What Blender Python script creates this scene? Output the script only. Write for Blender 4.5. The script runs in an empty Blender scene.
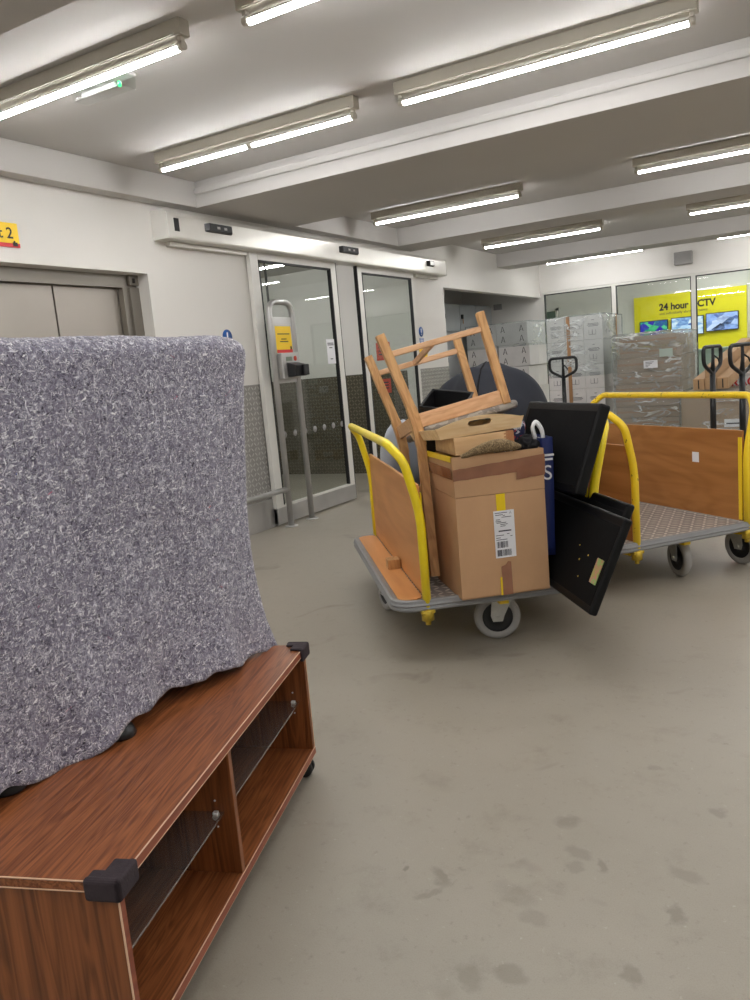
import bpy, bmesh, math, random
from mathutils import Vector, Matrix, Euler, Quaternion, noise
random.seed(7)
C = bpy.context.scene.collection
R = math.radians
PI = math.pi

# ------------------------------------------------------------------ materials
def lin(c):
    def f(v):
        v /= 255.0
        return v / 12.92 if v <= 0.04045 else ((v + 0.055) / 1.055) ** 2.4
    return (f(c[0]), f(c[1]), f(c[2]), 1.0)

class NT:
    def __init__(s, name):
        s.m = bpy.data.materials.new(name)
        s.m.use_nodes = True
        s.t = s.m.node_tree
        s.p = s.t.nodes['Principled BSDF']
        s.out = s.t.nodes['Material Output']
    def n(s, typ, props=None, **ins):
        nd = s.t.nodes.new(typ)
        for k, v in (props or {}).items():
            setattr(nd, k, v)
        for k, v in ins.items():
            key = int(k[1:]) if k[0] == 'i' and k[1:].isdigit() else k.replace('_', ' ')
            s.set(nd.inputs[key], v)
        return nd
    def set(s, sock, v):
        if isinstance(v, bpy.types.NodeSocket):
            s.t.links.new(v, sock)
        elif isinstance(v, bpy.types.Node):
            s.t.links.new(v.outputs[0], sock)
        else:
            sock.default_value = v
    def math(s, op, a, b=None, c=None, clamp=False):
        nd = s.t.nodes.new('ShaderNodeMath'); nd.operation = op; nd.use_clamp = clamp
        s.set(nd.inputs[0], a)
        if b is not None: s.set(nd.inputs[1], b)
        if c is not None: s.set(nd.inputs[2], c)
        return nd.outputs[0]
    def coord(s, kind='Object'):
        return s.n('ShaderNodeTexCoord').outputs[kind]
    def mapping(s, vec, scale=(1, 1, 1), rot=(0, 0, 0), loc=(0, 0, 0)):
        return s.n('ShaderNodeMapping', Vector=vec, Scale=scale, Rotation=rot, Location=loc).outputs[0]
    def noise(s, vec, scale=5.0, detail=3.0, rough=0.5, dist=0.0):
        return s.n('ShaderNodeTexNoise', Vector=vec, Scale=scale, Detail=detail, Roughness=rough, Distortion=dist).outputs['Fac']
    def ramp(s, fac, stops, interp='LINEAR'):
        nd = s.t.nodes.new('ShaderNodeValToRGB'); s.set(nd.inputs[0], fac)
        cr = nd.color_ramp; cr.interpolation = interp
        while len(cr.elements) < len(stops): cr.elements.new(0.5)
        for e, (p, c) in zip(cr.elements, stops):
            e.position = p; e.color = c
        return nd.outputs[0]
    def mix(s, fac, a, b, blend='MIX'):
        nd = s.t.nodes.new('ShaderNodeMix'); nd.data_type = 'RGBA'; nd.blend_type = blend
        s.set(nd.inputs[0], fac); s.set(nd.inputs[6], a); s.set(nd.inputs[7], b)
        return nd.outputs[2]
    def bump(s, h, strength=0.3, dist=0.01):
        nd = s.n('ShaderNodeBump', Height=h, Strength=strength, Distance=dist)
        s.set(s.p.inputs['Normal'], nd.outputs[0]); return nd.outputs[0]
    def base(s, c): s.set(s.p.inputs['Base Color'], c)
    def rough(s, v): s.set(s.p.inputs['Roughness'], v)
    def metal(s, v): s.set(s.p.inputs['Metallic'], v)

def G(v): return (v, v, v, 1)

def plain(name, rgb, rough=0.5, metal=0.0, var=0.06, vscale=6.0, bump=0.0, bscale=80.0, coat=0.0):
    t = NT(name)
    co = t.coord()
    n = t.noise(co, vscale, 4)
    c = lin(rgb)
    lo = tuple(max(0, x * (1 - var)) for x in c[:3]) + (1,)
    hi = tuple(min(1, x * (1 + var)) for x in c[:3]) + (1,)
    t.base(t.ramp(n, [(0.3, lo), (0.7, hi)]))
    t.rough(rough); t.metal(metal)
    if coat: t.p.inputs['Coat Weight'].default_value = coat
    if bump: t.bump(t.noise(co, bscale, 3), bump, 0.004)
    return t.m

def wood(name, dark, light, axis='X', scale=1.0, rough=0.4, streak=24.0, detail=5.0, coat=0.0, fine=False):
    sq = 0.022 if fine else 0.06
    t = NT(name); co = t.coord()
    k = {'X': (sq, 1, 1), 'Y': (1, sq, 1), 'Z': (1, 1, sq)}[axis]; sb = 0.09 if fine else 0.25
    v = t.mapping(co, tuple(a * scale for a in k))
    n1 = t.noise(v, streak, detail, 0.6, 0.4)
    v2 = t.mapping(co, tuple(a * scale for a in {'X': (sb, 1, 1), 'Y': (1, sb, 1), 'Z': (1, 1, sb)}[axis]))
    n2 = t.noise(v2, streak * 0.22, 2, 0.5, 1.2)
    w = t.math('SINE', t.math('MULTIPLY', n2, 34.0))
    f = t.math('ADD', t.math('MULTIPLY', n1, 0.9), t.math('MULTIPLY', w, 0.09), clamp=True)
    d, l = lin(dark), lin(light)
    m = tuple((a + b) / 2 for a, b in zip(d, l))
    t.base(t.ramp(f, [(0.28, d), (0.46, m), (0.66, l)]))
    t.rough(rough)
    if coat: t.p.inputs['Coat Weight'].default_value = coat; t.p.inputs['Coat Roughness'].default_value = 0.2
    t.bump(f, 0.08, 0.002)
    return t.m

def glass(name, tint=(0.93, 0.96, 0.94), ior=1.5, rough=0.0, boost=1.0, dust=0.0):
    t = NT(name)
    tr = t.n('ShaderNodeBsdfTransparent', Color=tint + (1,))
    gl = t.n('ShaderNodeBsdfGlossy', Color=G(0.95), Roughness=rough)
    fr = t.n('ShaderNodeFresnel', IOR=ior)
    f = t.math('MULTIPLY', fr.outputs[0], boost, clamp=True)
    f = t.math('MULTIPLY', f, t.math('SUBTRACT', 1.0, t.n('ShaderNodeNewGeometry').outputs['Backfacing']))
    mx = t.n('ShaderNodeMixShader', i0=f, i1=tr.outputs[0], i2=gl.outputs[0])
    if dust:
        df = t.n('ShaderNodeBsdfDiffuse', Color=G(0.75))
        mx = t.n('ShaderNodeMixShader', i0=t.math('MULTIPLY', t.math('ADD', t.noise(t.coord(), 9, 4), 0.4), dust), i1=mx.outputs[0], i2=df.outputs[0])
    t.t.links.new(mx.outputs[0], t.out.inputs[0])
    return t.m

def film(name, lo=0.10, hi=0.55, tint=(225, 230, 230), sc=2.8, th=0.46):
    """clear plastic wrap: mostly see-through, with white highlights painted along its crumples"""
    t = NT(name); co = t.coord()
    v = t.mapping(co, (0.8, 0.8, 2.4), (0.1, 0.1, 0.5))
    n = t.noise(v, sc, 4, 0.5, 0.8)
    rg = t.math('ABSOLUTE', t.math('SUBTRACT', n, 0.5))
    cre = t.math('SUBTRACT', 1.0, t.math('MULTIPLY', rg, 22.0), clamp=True)
    pat = t.math('MULTIPLY', t.math('SUBTRACT', t.noise(co, 2.6, 2), th, clamp=True), 6.0, clamp=True)
    cre = t.math('MULTIPLY', cre, pat)
    fac = t.math('ADD', lo, t.math('MULTIPLY', cre, hi), clamp=True)  # whiter streaks stand in for highlights on the folds
    tr = t.n('ShaderNodeBsdfTransparent', Color=lin((236, 240, 240)))
    t.base(lin(tint)); t.rough(0.12)
    t.p.inputs['Specular IOR Level'].default_value = 0.8
    t.bump(n, 0.9, 0.05)
    mx = t.n('ShaderNodeMixShader', i0=fac, i1=tr.outputs[0], i2=t.p.outputs[0])
    t.t.links.new(mx.outputs[0], t.out.inputs[0])
    return t.m

def emis(name, rgb, strength):
    t = NT(name)
    e = t.n('ShaderNodeEmission', Color=rgb, Strength=strength)
    t.t.links.new(e.outputs[0], t.out.inputs[0])
    return t.m

def tread(name, rgb, n=22.0, rough=0.32, axes='XY', metal=0.9, strength=0.8, dirt=0.35, lift=0.25):
    t = NT(name); co = t.coord()
    sp = t.n('ShaderNodeSeparateXYZ', Vector=co)
    u = t.math('MULTIPLY', sp.outputs[axes[0]], n); v = t.math('MULTIPLY', sp.outputs[axes[1]], n)
    cu, cv = t.math('FLOOR', u), t.math('FLOOR', v)
    par = t.math('FLOORED_MODULO', t.math('ADD', cu, cv), 2.0)
    du = t.math('SUBTRACT', t.math('FRACT', u), 0.5); dv = t.math('SUBTRACT', t.math('FRACT', v), 0.5)
    a = t.math('ADD', du, dv); b = t.math('SUBTRACT', du, dv)
    sgn = t.math('SUBTRACT', 1.0, par)
    p = t.math('ADD', t.math('MULTIPLY', a, par), t.math('MULTIPLY', b, sgn))
    q = t.math('ADD', t.math('MULTIPLY', b, par), t.math('MULTIPLY', a, sgn))
    d = t.math('ADD', t.math('POWER', t.math('DIVIDE', p, 0.74), 2.0), t.math('POWER', t.math('DIVIDE', q, 0.27), 2.0))
    h = t.math('SUBTRACT', 1.0, d, clamp=True)
    h = t.math('POWER', h, 0.5)
    ns = t.noise(co, 7.0, 4)
    c = lin(rgb)
    dk = tuple(x * (1 - dirt) for x in c[:3]) + (1,)
    bc = t.ramp(ns, [(0.3, dk), (0.7, c)])
    bar_tone = tuple(min(1, x * (1 + lift) + 0.02) for x in c[:3]) + (1,)  # raised bars toned paler than the plate
    t.base(t.mix(h, bc, bar_tone))
    t.rough(rough); t.metal(metal)
    t.bump(h, strength, 0.003)
    return t.m

def floor_mat():
    t = NT('floor_paint'); co = t.coord()
    n1 = t.noise(co, 0.55, 6, 0.6, 0.4)
    n2 = t.noise(co, 6.0, 8, 0.7)
    n3 = t.noise(co, 320.0, 2)
    c = t.ramp(n1, [(0.32, lin((142, 135, 122))), (0.5, lin((153, 146, 133))), (0.68, lin((163, 156, 144)))])
    c2 = t.ramp(n2, [(0.25, lin((124, 116, 102))), (0.45, lin((159, 152, 139))), (0.75, lin((168, 161, 149)))])
    c = t.mix(0.6, c, c2)
    sp = t.ramp(n3, [(0.35, lin((132, 125, 111))), (0.5, lin((157, 150, 137))), (0.7, lin((167, 160, 147)))])
    c = t.mix(0.2, c, sp)
    st = t.noise(t.mapping(co, (1, 1, 1), (0, 0, 0.6)), 3.3, 3, 0.5, 0.8)
    stain = t.math('MULTIPLY', t.math('SUBTRACT', st, 0.665, clamp=True), 9.0, clamp=True)
    c = t.mix(t.math('MULTIPLY', stain, 0.5), c, lin((106, 98, 85)))
    scr = t.noise(t.mapping(co, (0.15, 3, 1), (0, 0, 0.9)), 6.0, 4, 0.7)
    s2 = t.math('MULTIPLY', t.math('SUBTRACT', scr, 0.66, clamp=True), 6.0, clamp=True)
    c = t.mix(t.math('MULTIPLY', s2, 0.25), c, lin((178, 172, 160)))
    # old spills and scuffs, each with its own ragged outline
    wv = t.n('ShaderNodeTexNoise', Vector=co, Scale=26.0, Detail=4.0)
    off = t.n('ShaderNodeVectorMath', {'operation': 'MULTIPLY_ADD'}, i0=wv.outputs['Color'], i1=(0.05, 0.05, 0), i2=co)
    for x, y, r, st, el, an in ((-0.591, 1.837, .045, .55, 1, 0), (-0.532, 1.718, .036, .42, 1.4, 0.3), (-0.524, 1.666, .028, .4, 1.3, 0), (-0.896, 1.503, .014, .8, 1, 0), (-0.801, 1.506, .022, .6, 2.6, 0.7),
                               (-0.467, 1.690, .018, .6, 2.2, 1.2), (-0.281, 1.724, .032, .4, 1.8, 0.2), (-0.282, 1.586, .022, .6, 2.2, 1.2), (-0.546, 1.284, .036, .5, 1.3, 0), (-0.616, 1.247, .034, .45, 1.7, 0.8),
                               (-0.332, 1.382, .022, .55, 2.0, 1.0), (-0.800, 1.444, .018, .5, 3.0, 2.2), (-0.620, 1.516, .040, .28, 2.0, 0.4), (-0.554, 1.459, .030, .36, 1.6, 0.2), (-0.439, 2.191, .022, .35, 1.5, 0.2), (-0.25, 2.02, .03, .5, 1.2, 0), (-1.0, 1.9, .05, .15, 2, 0.5), (-0.2, 1.35, .06, .15, 1.5, 0.5)):
        v = t.n('ShaderNodeVectorMath', {'operation': 'SUBTRACT'}, i0=off.outputs[0], i1=(x + 0.025, y + 0.025, 0))
        v = t.mapping(t.mapping(v.outputs[0], (1, 1, 1), (0, 0, an)), (1 / el, 1, 0))
        L = t.n('ShaderNodeVectorMath', {'operation': 'LENGTH'}, i0=v).outputs['Value']
        f = t.math('MULTIPLY', t.math('SUBTRACT', r * 0.85, L), 1.0 / (r * 0.4), clamp=True)
        f = t.math('MINIMUM', f, 1.0)
        c = t.mix(t.math('MULTIPLY', f, st * 0.62), c, lin((92, 86, 74)))
    fl = t.noise(co, 60.0, 3, 0.6)
    c = t.mix(t.math('MULTIPLY', t.math('SUBTRACT', fl, 0.66, clamp=True), 5.0, clamp=True), c, lin((186, 180, 168)))
    fl = t.noise(t.mapping(co, (1, 1, 1), (0, 0, 1), (5, 3, 0)), 38.0, 4, 0.65)
    c = t.mix(t.math('MULTIPLY', t.math('SUBTRACT', fl, 0.60, clamp=True), 2.6, clamp=True), c, lin((112, 105, 92)))
    t.base(c)
    t.rough(t.ramp(n2, [(0.3, G(0.36)), (0.7, G(0.5))]))
    t.bump(n3, 0.02, 0.001)
    return t.m

def felt_mat():
    t = NT('felt'); co = t.coord()
    base = t.noise(co, 60.0, 6, 0.75, 1.0)
    c = t.ramp(base, [(0.34, lin((82, 78, 96))), (0.46, lin((122, 118, 137))), (0.55, lin((144, 141, 159))), (0.67, lin((198, 197, 210)))])
    big = t.noise(co, 7.0, 3, 0.5)
    c = t.mix(t.math('MULTIPLY', t.math('SUBTRACT', big, 0.4, clamp=True), 1.6, clamp=True), c, lin((132, 127, 144)))
    k = 0
    def fleck(ang, sc, thr, gain):
        nonlocal k
        k += 1
        v = t.mapping(t.mapping(co, (1, 1, 1), (R(ang), 0, 0)), sc, (0, 0, 0), (k * 3.1, k * 1.7, k * 2.3))
        n = t.noise(v, 1.0, 4, 0.62, 1.0)
        return t.math('MULTIPLY', t.math('SUBTRACT', n, thr, clamp=True), gain, clamp=True)
    for ang, thr, col in ((15, 0.595, (48, 44, 60)), (80, 0.595, (54, 50, 66)), (140, 0.60, (44, 40, 56)), (0, 0.597, (236, 236, 242)), (45, 0.605, (216, 214, 226)), (95, 0.60, (244, 244, 248)), (130, 0.60, (224, 223, 234)), (165, 0.605, (248, 248, 250))):
        c = t.mix(fleck(ang, (60, 62, 175), thr - 0.010, 12.0), c, lin(col))
    for ang, thr, col in ((30, 0.72, (190, 60, 80)), (110, 0.745, (60, 90, 200)), (70, 0.76, (214, 206, 120)), (150, 0.71, (196, 112, 140))):
        c = t.mix(fleck(ang, (12, 16, 44), thr, 24.0), c, lin(col))
    t.base(c); t.rough(0.95)
    t.p.inputs['Sheen Weight'].default_value = 0.3
    t.bump(base, 0.6, 0.006)
    return t.m

def pattern_mat(name, a, b, scale, thr=0.5, rough=0.8, c3=None):
    t = NT(name); co = t.coord()
    n = t.noise(co, scale, 2, 0.5, 1.5)
    f = t.math('MULTIPLY', t.math('SUBTRACT', n, thr, clamp=True), 30.0, clamp=True)
    c = t.mix(f, lin(a), lin(b))
    if c3:
        n2 = t.noise(t.mapping(co, (1, 1, 1), (1, 2, 3)), scale, 2, 0.5, 1.5)
        f2 = t.math('MULTIPLY', t.math('SUBTRACT', n2, thr + 0.03, clamp=True), 30.0, clamp=True)
        c = t.mix(f2, c, lin(c3))
    t.base(c); t.rough(rough)
    t.bump(t.noise(co, 220, 2), 0.2, 0.003)
    return t.m

def carton_mat(name, rgb, axis='X', flute=260.0):
    t = NT(name); co = t.coord()
    n = t.noise(co, 3.0, 5, 0.6)
    c = lin(rgb)
    lo = tuple(x * 0.9 for x in c[:3]) + (1,); hi = tuple(min(1, x * 1.07) for x in c[:3]) + (1,)
    bc = t.ramp(n, [(0.3, lo), (0.7, hi)])
    f = t.noise(t.mapping(co, (1, 1, 0.02)), flute, 1)
    bc = t.mix(t.math('MULTIPLY', f, 0.14), bc, tuple(x * 0.7 for x in c[:3]) + (1,))
    t.base(bc); t.rough(0.75)
    t.bump(f, 0.06, 0.002)
    return t.m

def screen_mat(name, cols, scale, strength):
    t = NT(name); co = t.coord('Generated')
    v = t.mapping(co, (scale, scale * 0.6, scale))
    vo = t.n('ShaderNodeTexVoronoi', Vector=v, Scale=1.0)
    n = t.noise(v, 1.3, 4, 0.6)
    sep = t.n('ShaderNodeSeparateColor', Color=vo.outputs['Color'])
    f = t.math('ADD', t.math('MULTIPLY', sep.outputs[0], 0.6), t.math('MULTIPLY', n, 0.4))
    k = len(cols)
    c = t.ramp(f, [(0.2 + 0.6 * i / (k - 1), lin(x)) for i, x in enumerate(cols)])
    e = t.n('ShaderNodeEmission', Color=c, Strength=strength)
    t.t.links.new(e.outputs[0], t.out.inputs[0])
    return t.m

M = {}
M['wall'] = plain('wall_paint', (224, 221, 216), 0.75, var=0.03, vscale=0.8)
M['ceil'] = plain('ceiling_paint', (197, 194, 191), 0.8, var=0.025, vscale=0.7)
M['floor'] = floor_mat()
M['steel'] = plain('brushed_steel', (186, 185, 183), 0.36, 0.6, var=0.12, vscale=3)
M['liftsteel'] = plain('satin_lift_steel', (172, 166, 158), 0.42, 0.85, var=0.08, vscale=1.2)
M['liftframe'] = plain('lift_frame_steel', (140, 135, 128), 0.4, 0.85, var=0.08, vscale=1.2)
M['alu'] = plain('white_powder_coat', (222, 220, 214), 0.38, 0.0, var=0.03)
M['alusheen'] = plain('satin_aluminium', (214, 211, 204), 0.34, 0.35, var=0.04)
M['black'] = plain('black_rubber', (26, 26, 28), 0.55, var=0.15)
M['blackplastic'] = plain('black_plastic', (22, 23, 26), 0.38, var=0.1)
M['tread_wall'] = tread('tread_plate_wall', (166, 164, 160), 25.0, 0.36, 'YZ', 0.35, 1.0, 0.2, 0.4)
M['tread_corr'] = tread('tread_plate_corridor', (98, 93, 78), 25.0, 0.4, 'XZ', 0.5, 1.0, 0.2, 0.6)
M['tread_deck'] = tread('tread_plate_deck', (158, 152, 146), 25.0, 0.4, 'XY', 0.2, 1.0, 0.3, 1.2)
M['glassdoor'] = glass('door_glass', (0.86, 0.89, 0.87), 1.5, 0.0, 1.2)
M['glasswin'] = glass('window_glass', (0.91, 0.95, 0.93), 1.5, 0.0, 1.0)
M['glassshelf'] = glass('shelf_glass', (0.80, 0.83, 0.81), 1.52, 0.03, 2.8, 0.045)
M['batten'] = plain('batten_enamel', (168, 162, 148), 0.45, var=0.03)
M['tube'] = emis('lit_tube', (1.0, 0.995, 0.985, 1), 61.0)
M['lampholder'] = plain('lampholder_plastic', (190, 184, 172), 0.4)
M['clear'] = glass('clear_cover', (0.93, 0.95, 0.94), 1.45, 0.15, 1.5)
M['led'] = emis('green_led', lin((60, 255, 140)), 2.0)
M['yellow'] = plain('yellow_paint', (252, 222, 30), 0.32, var=0.08, vscale=9, coat=0.3)
M['yelworn'] = pattern_mat('worn_yellow_paint', (244, 208, 40), (110, 84, 30), 30, 0.70, 0.4)
M['bumper'] = plain('grey_rubber_bumper', (140, 141, 142), 0.42, var=0.06)
M['tyre'] = plain('grey_tyre', (158, 156, 153), 0.6, var=0.06)
M['zinc'] = plain('galvanised_steel', (190, 190, 186), 0.36, 0.4, var=0.1, vscale=30)
M['brass'] = plain('yellow_zinc_clamp', (206, 176, 60), 0.32, 0.5, var=0.25, vscale=40)
M['ply'] = wood('varnished_ply', (202, 138, 80), (222, 160, 98), 'Y', 0.8, 0.42, 14)
M['plyworn'] = wood('worn_ply', (152, 98, 48), (178, 122, 66), 'Y', 0.8, 0.5, 20)
M['oak'] = wood('oak', (178, 130, 80), (214, 168, 114), 'Z', 1.0, 0.42, 55)
M['oakx'] = wood('oak_rail', (196, 150, 108), (222, 180, 140), 'X', 1.0, 0.42, 55)
M['tray'] = wood('light_tray_wood', (226, 190, 140), (244, 216, 172), 'X', 1.0, 0.42, 40)
M['pine'] = wood('pale_box_wood', (222, 180, 130), (240, 204, 156), 'X', 1.0, 0.4, 30)
M['endgrain'] = wood('box_end_wood', (178, 120, 78), (200, 142, 98), 'Z', 1.0, 0.45, 40)
M['mahog_top'] = wood('mahogany_top', (106, 56, 27), (164, 99, 58), 'X', 1.0, 0.36, 130, coat=0.2, fine=True)
M['mahog_side'] = wood('mahogany_side', (98, 52, 22), (154, 91, 49), 'Z', 1.0, 0.38, 80, coat=0.15, fine=True)
M['mahog_edge'] = wood('mahogany_edge', (130, 62, 38), (158, 86, 58), 'X', 1.0, 0.38, 40)
M['cream'] = plain('cream_edge', (226, 190, 160), 0.5)
M['foam'] = plain('dark_foam', (62, 54, 58), 0.8, var=0.12, vscale=40, bump=0.3, bscale=200)
M['felt'] = felt_mat()
M['tv'] = plain('tv_black', (14, 14, 16), 0.3)
M['carton'] = carton_mat('brown_carton', (200, 158, 118))
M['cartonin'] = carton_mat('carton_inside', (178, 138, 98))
M['tape'] = plain('brown_tape', (150, 100, 74), 0.22, var=0.14, vscale=14, coat=0.6)
M['tapey'] = plain('yellow_tape', (240, 206, 20), 0.35, var=0.04)
M['paper'] = plain('white_paper', (234, 234, 238), 0.6, var=0.02)
M['ink'] = plain('print_ink', (60, 60, 70), 0.6)
M['inkblack'] = plain('black_ink', (24, 22, 22), 0.6)
M['fleece'] = pattern_mat('brown_fleece', (96, 78, 54), (150, 128, 94), 160, 0.5, 0.95)
M['cloth'] = plain('black_cloth', (26, 25, 27), 0.9, var=0.2, vscale=20, bump=0.3, bscale=60)
M['navyprint'] = pattern_mat('union_print', (34, 38, 74), (206, 206, 214), 22, 0.53, 0.6, (176, 36, 56))
M['bagblue'] = plain('blue_bag', (34, 46, 100), 0.35, var=0.08)
M['white'] = plain('white_plastic', (236, 236, 236), 0.35, var=0.04)
M['camo'] = pattern_mat('grey_cushion_print', (134, 128, 122), (166, 160, 150), 16, 0.52, 0.9)
M['bean'] = plain('dark_sack_cloth', (34, 37, 46), 0.7, var=0.1, vscale=8, bump=0.25, bscale=30)
M['pillow'] = plain('grey_cushion_cloth', (166, 172, 182), 0.85, var=0.05, bump=0.2, bscale=90)
M['leather'] = plain('black_leatherette', (11, 12, 14), 0.48, var=0.12, vscale=30, bump=0.12, bscale=260)
M['felted'] = plain('black_backing_cloth', (14, 14, 15), 0.8, var=0.2, vscale=50)
M['iris'] = pattern_mat('passivated_plate', (176, 160, 96), (196, 136, 120), 26, 0.48, 0.3, (150, 180, 110))
M['yelwall'] = plain('yellow_wall_paint', (246, 234, 10), 0.6, var=0.02)
M['signyel'] = plain('sign_yellow', (248, 206, 8), 0.45, var=0.02)
M['signred'] = plain('sign_red', (206, 36, 40), 0.45, var=0.02)
M['redpaper'] = plain('red_paper', (218, 84, 66), 0.6, var=0.03)
M['signblue'] = plain('sign_blue', (26, 84, 156), 0.4, var=0.02)
M['locker'] = plain('grey_locker_paint', (168, 172, 174), 0.45, var=0.03)
M['greybox'] = plain('grey_plastic', (150, 148, 146), 0.6, var=0.03)
M['whitebox'] = carton_mat('white_carton', (226, 222, 220))
M['kraft'] = carton_mat('kraft_carton', (164, 140, 114))
M['kraft2'] = carton_mat('kraft_carton_pale', (182, 148, 110))
M['film'] = film('stretch_film', 0.10, 0.75, (236, 240, 240))
M['filmthick'] = film('stretch_film_thick', 0.26, 0.75, (214, 216, 214), 4.5, 0.40)
M['palletwood'] = wood('pallet_wood', (140, 108, 72), (184, 150, 108), 'X', 1.0, 0.8, 20)
M['strap'] = plain('brown_strap', (164, 122, 82), 0.5, var=0.08)
M['greenwhite'] = plain('pale_grey_green', (176, 190, 180), 0.5)
M['smudge'] = plain('grey_speck', (182, 178, 168), 0.6)
M['scr1'] = screen_mat('screen_blue_green', [(60, 40, 150), (52, 44, 160), (40, 150, 90), (90, 190, 140)], 3.2, 1.0)
M['scr2'] = screen_mat('screen_tiles', [(60, 90, 160), (150, 190, 230), (220, 230, 235), (110, 150, 190)], 6.0, 1.1)
M['scr3'] = screen_mat('screen_footage', [(30, 32, 40), (140, 170, 230), (200, 215, 245), (90, 110, 170)], 3.0, 1.1)
M['greendoor'] = plain('dark_green_door', (74, 96, 80), 0.4)
M['lcd'] = plain('lcd_green', (120, 132, 116), 0.3)

for k, v in (('leather', 0.25), ('felted', 0.15), ('cloth', 0.2), ('foam', 0.2), ('felt', 0.2), ('bean', 0.3)): M[k].node_tree.nodes['Principled BSDF'].inputs['Specular IOR Level'].default_value = v

# ------------------------------------------------------------------ mesh helpers
def newbm(): return bmesh.new()

def add_box(bm, lo, hi, bevel=0.0, mtx=None, seg=2):
    t = bmesh.new()
    bmesh.ops.create_cube(t, size=1.0)
    c = [(a + b) / 2 for a, b in zip(lo, hi)]; s = [abs(b - a) for a, b in zip(lo, hi)]
    for v in t.verts:
        v.co = Vector((c[0] + v.co.x * s[0], c[1] + v.co.y * s[1], c[2] + v.co.z * s[2]))
    if bevel:
        bmesh.ops.bevel(t, geom=list(t.edges), offset=min(bevel, min(s) * 0.45), segments=seg, affect='EDGES', profile=0.5)
    merge(bm, t, mtx)

def merge(bm, t, mtx=None):
    mp = {}
    for v in t.verts:
        mp[v] = bm.verts.new(mtx @ v.co if mtx else v.co)
    for f in t.faces:
        try:
            nf = bm.faces.new([mp[v] for v in f.verts]); nf.smooth = f.smooth
        except ValueError: pass
    t.free()

def add_cyl(bm, p0, p1, r0, r1=None, seg=20, smooth=True, caps=True):
    r1 = r0 if r1 is None else r1
    p0, p1 = Vector(p0), Vector(p1)
    z = (p1 - p0).normalized()
    x = z.orthogonal().normalized(); y = z.cross(x)
    a, b = [], []
    for i in range(seg):
        t = 2 * PI * i / seg; d = x * math.cos(t) + y * math.sin(t)
        a.append(bm.verts.new(p0 + d * r0)); b.append(bm.verts.new(p1 + d * r1))
    for i in range(seg):
        f = bm.faces.new((a[i], a[(i + 1) % seg], b[(i + 1) % seg], b[i])); f.smooth = smooth
    if caps:
        bm.faces.new(list(reversed(a))); bm.faces.new(b)

def fillet(pts, r, n=6):
    pts = [Vector(p) for p in pts]; out = [pts[0]]
    rs = r if isinstance(r, (list, tuple)) else [r] * (len(pts) - 2)
    for i in range(1, len(pts) - 1):
        a, b, c = pts[i - 1], pts[i], pts[i + 1]
        d = min(rs[i - 1], (a - b).length * 0.49, (c - b).length * 0.49)
        p, q = b + (a - b).normalized() * d, b + (c - b).normalized() * d
        for k in range(n + 1):
            t = k / n
            out.append(p * (1 - t) ** 2 + b * 2 * t * (1 - t) + q * t * t)
    out.append(pts[-1]); return out

def add_tube(bm, pts, r, seg=14, closed=False, caps=True, flat=None):
    pts = [Vector(p) for p in pts]; n = len(pts)
    rr = r if isinstance(r, (list, tuple)) else [r] * n
    tan = []
    for i in range(n):
        if closed: t = pts[(i + 1) % n] - pts[i - 1]
        else: t = pts[min(i + 1, n - 1)] - pts[max(i - 1, 0)]
        tan.append(t.normalized())
    x = tan[0].orthogonal().normalized(); rings = []
    for i in range(n):
        x = (x - tan[i] * x.dot(tan[i])).normalized(); y = tan[i].cross(x)
        ring = []
        for k in range(seg):
            a = 2 * PI * k / seg
            ring.append(bm.verts.new(pts[i] + (x * math.cos(a) + y * math.sin(a)) * rr[i]))
        rings.append(ring)
    m = n if closed else n - 1
    for i in range(m):
        A, B = rings[i], rings[(i + 1) % n]
        for k in range(seg):
            f = bm.faces.new((A[k], A[(k + 1) % seg], B[(k + 1) % seg], B[k])); f.smooth = True
    if not closed and caps:
        bm.faces.new(list(reversed(rings[0]))); bm.faces.new(rings[-1])

def add_prism(bm, poly, vec, bevel=0.0):
    """poly: 3-D points of a planar outline, extruded along vec"""
    t = bmesh.new(); vec = Vector(vec)
    a = [t.verts.new(Vector(p)) for p in poly]; b = [t.verts.new(Vector(p) + vec) for p in poly]
    t.faces.new(list(reversed(a))); t.faces.new(b)
    for i in range(len(a)):
        t.faces.new((a[i], a[(i + 1) % len(a)], b[(i + 1) % len(a)], b[i]))
    bmesh.ops.recalc_face_normals(t, faces=list(t.faces))
    if bevel: bmesh.ops.bevel(t, geom=list(t.edges), offset=bevel, segments=2, affect='EDGES', profile=0.5)
    merge(bm, t)

def add_lathe(bm, prof, origin=(0, 0, 0), axis='Z', seg=28, mtx=None, caps=True):
    t = bmesh.new(); rings = []
    for r, h in prof:
        ring = []
        for i in range(seg):
            a = 2 * PI * i / seg
            ring.append(t.verts.new((r * math.cos(a), r * math.sin(a), h)))
        rings.append(ring)
    for A, B in zip(rings, rings[1:]):
        for i in range(seg):
            f = t.faces.new((A[i], A[(i + 1) % seg], B[(i + 1) % seg], B[i])); f.smooth = True
    if caps and prof[0][0] > 1e-4: t.faces.new(list(reversed(rings[0])))
    if caps and prof[-1][0] > 1e-4: t.faces.new(rings[-1])
    bmesh.ops.remove_doubles(t, verts=list(t.verts), dist=1e-5)
    q = {'Z': Matrix.Identity(4), 'X': Matrix.Rotation(PI / 2, 4, 'Y'), 'Y': Matrix.Rotation(-PI / 2, 4, 'X')}[axis]
    m = Matrix.Translation(origin) @ q
    if mtx: m = mtx @ m
    merge(bm, t, m)

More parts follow.
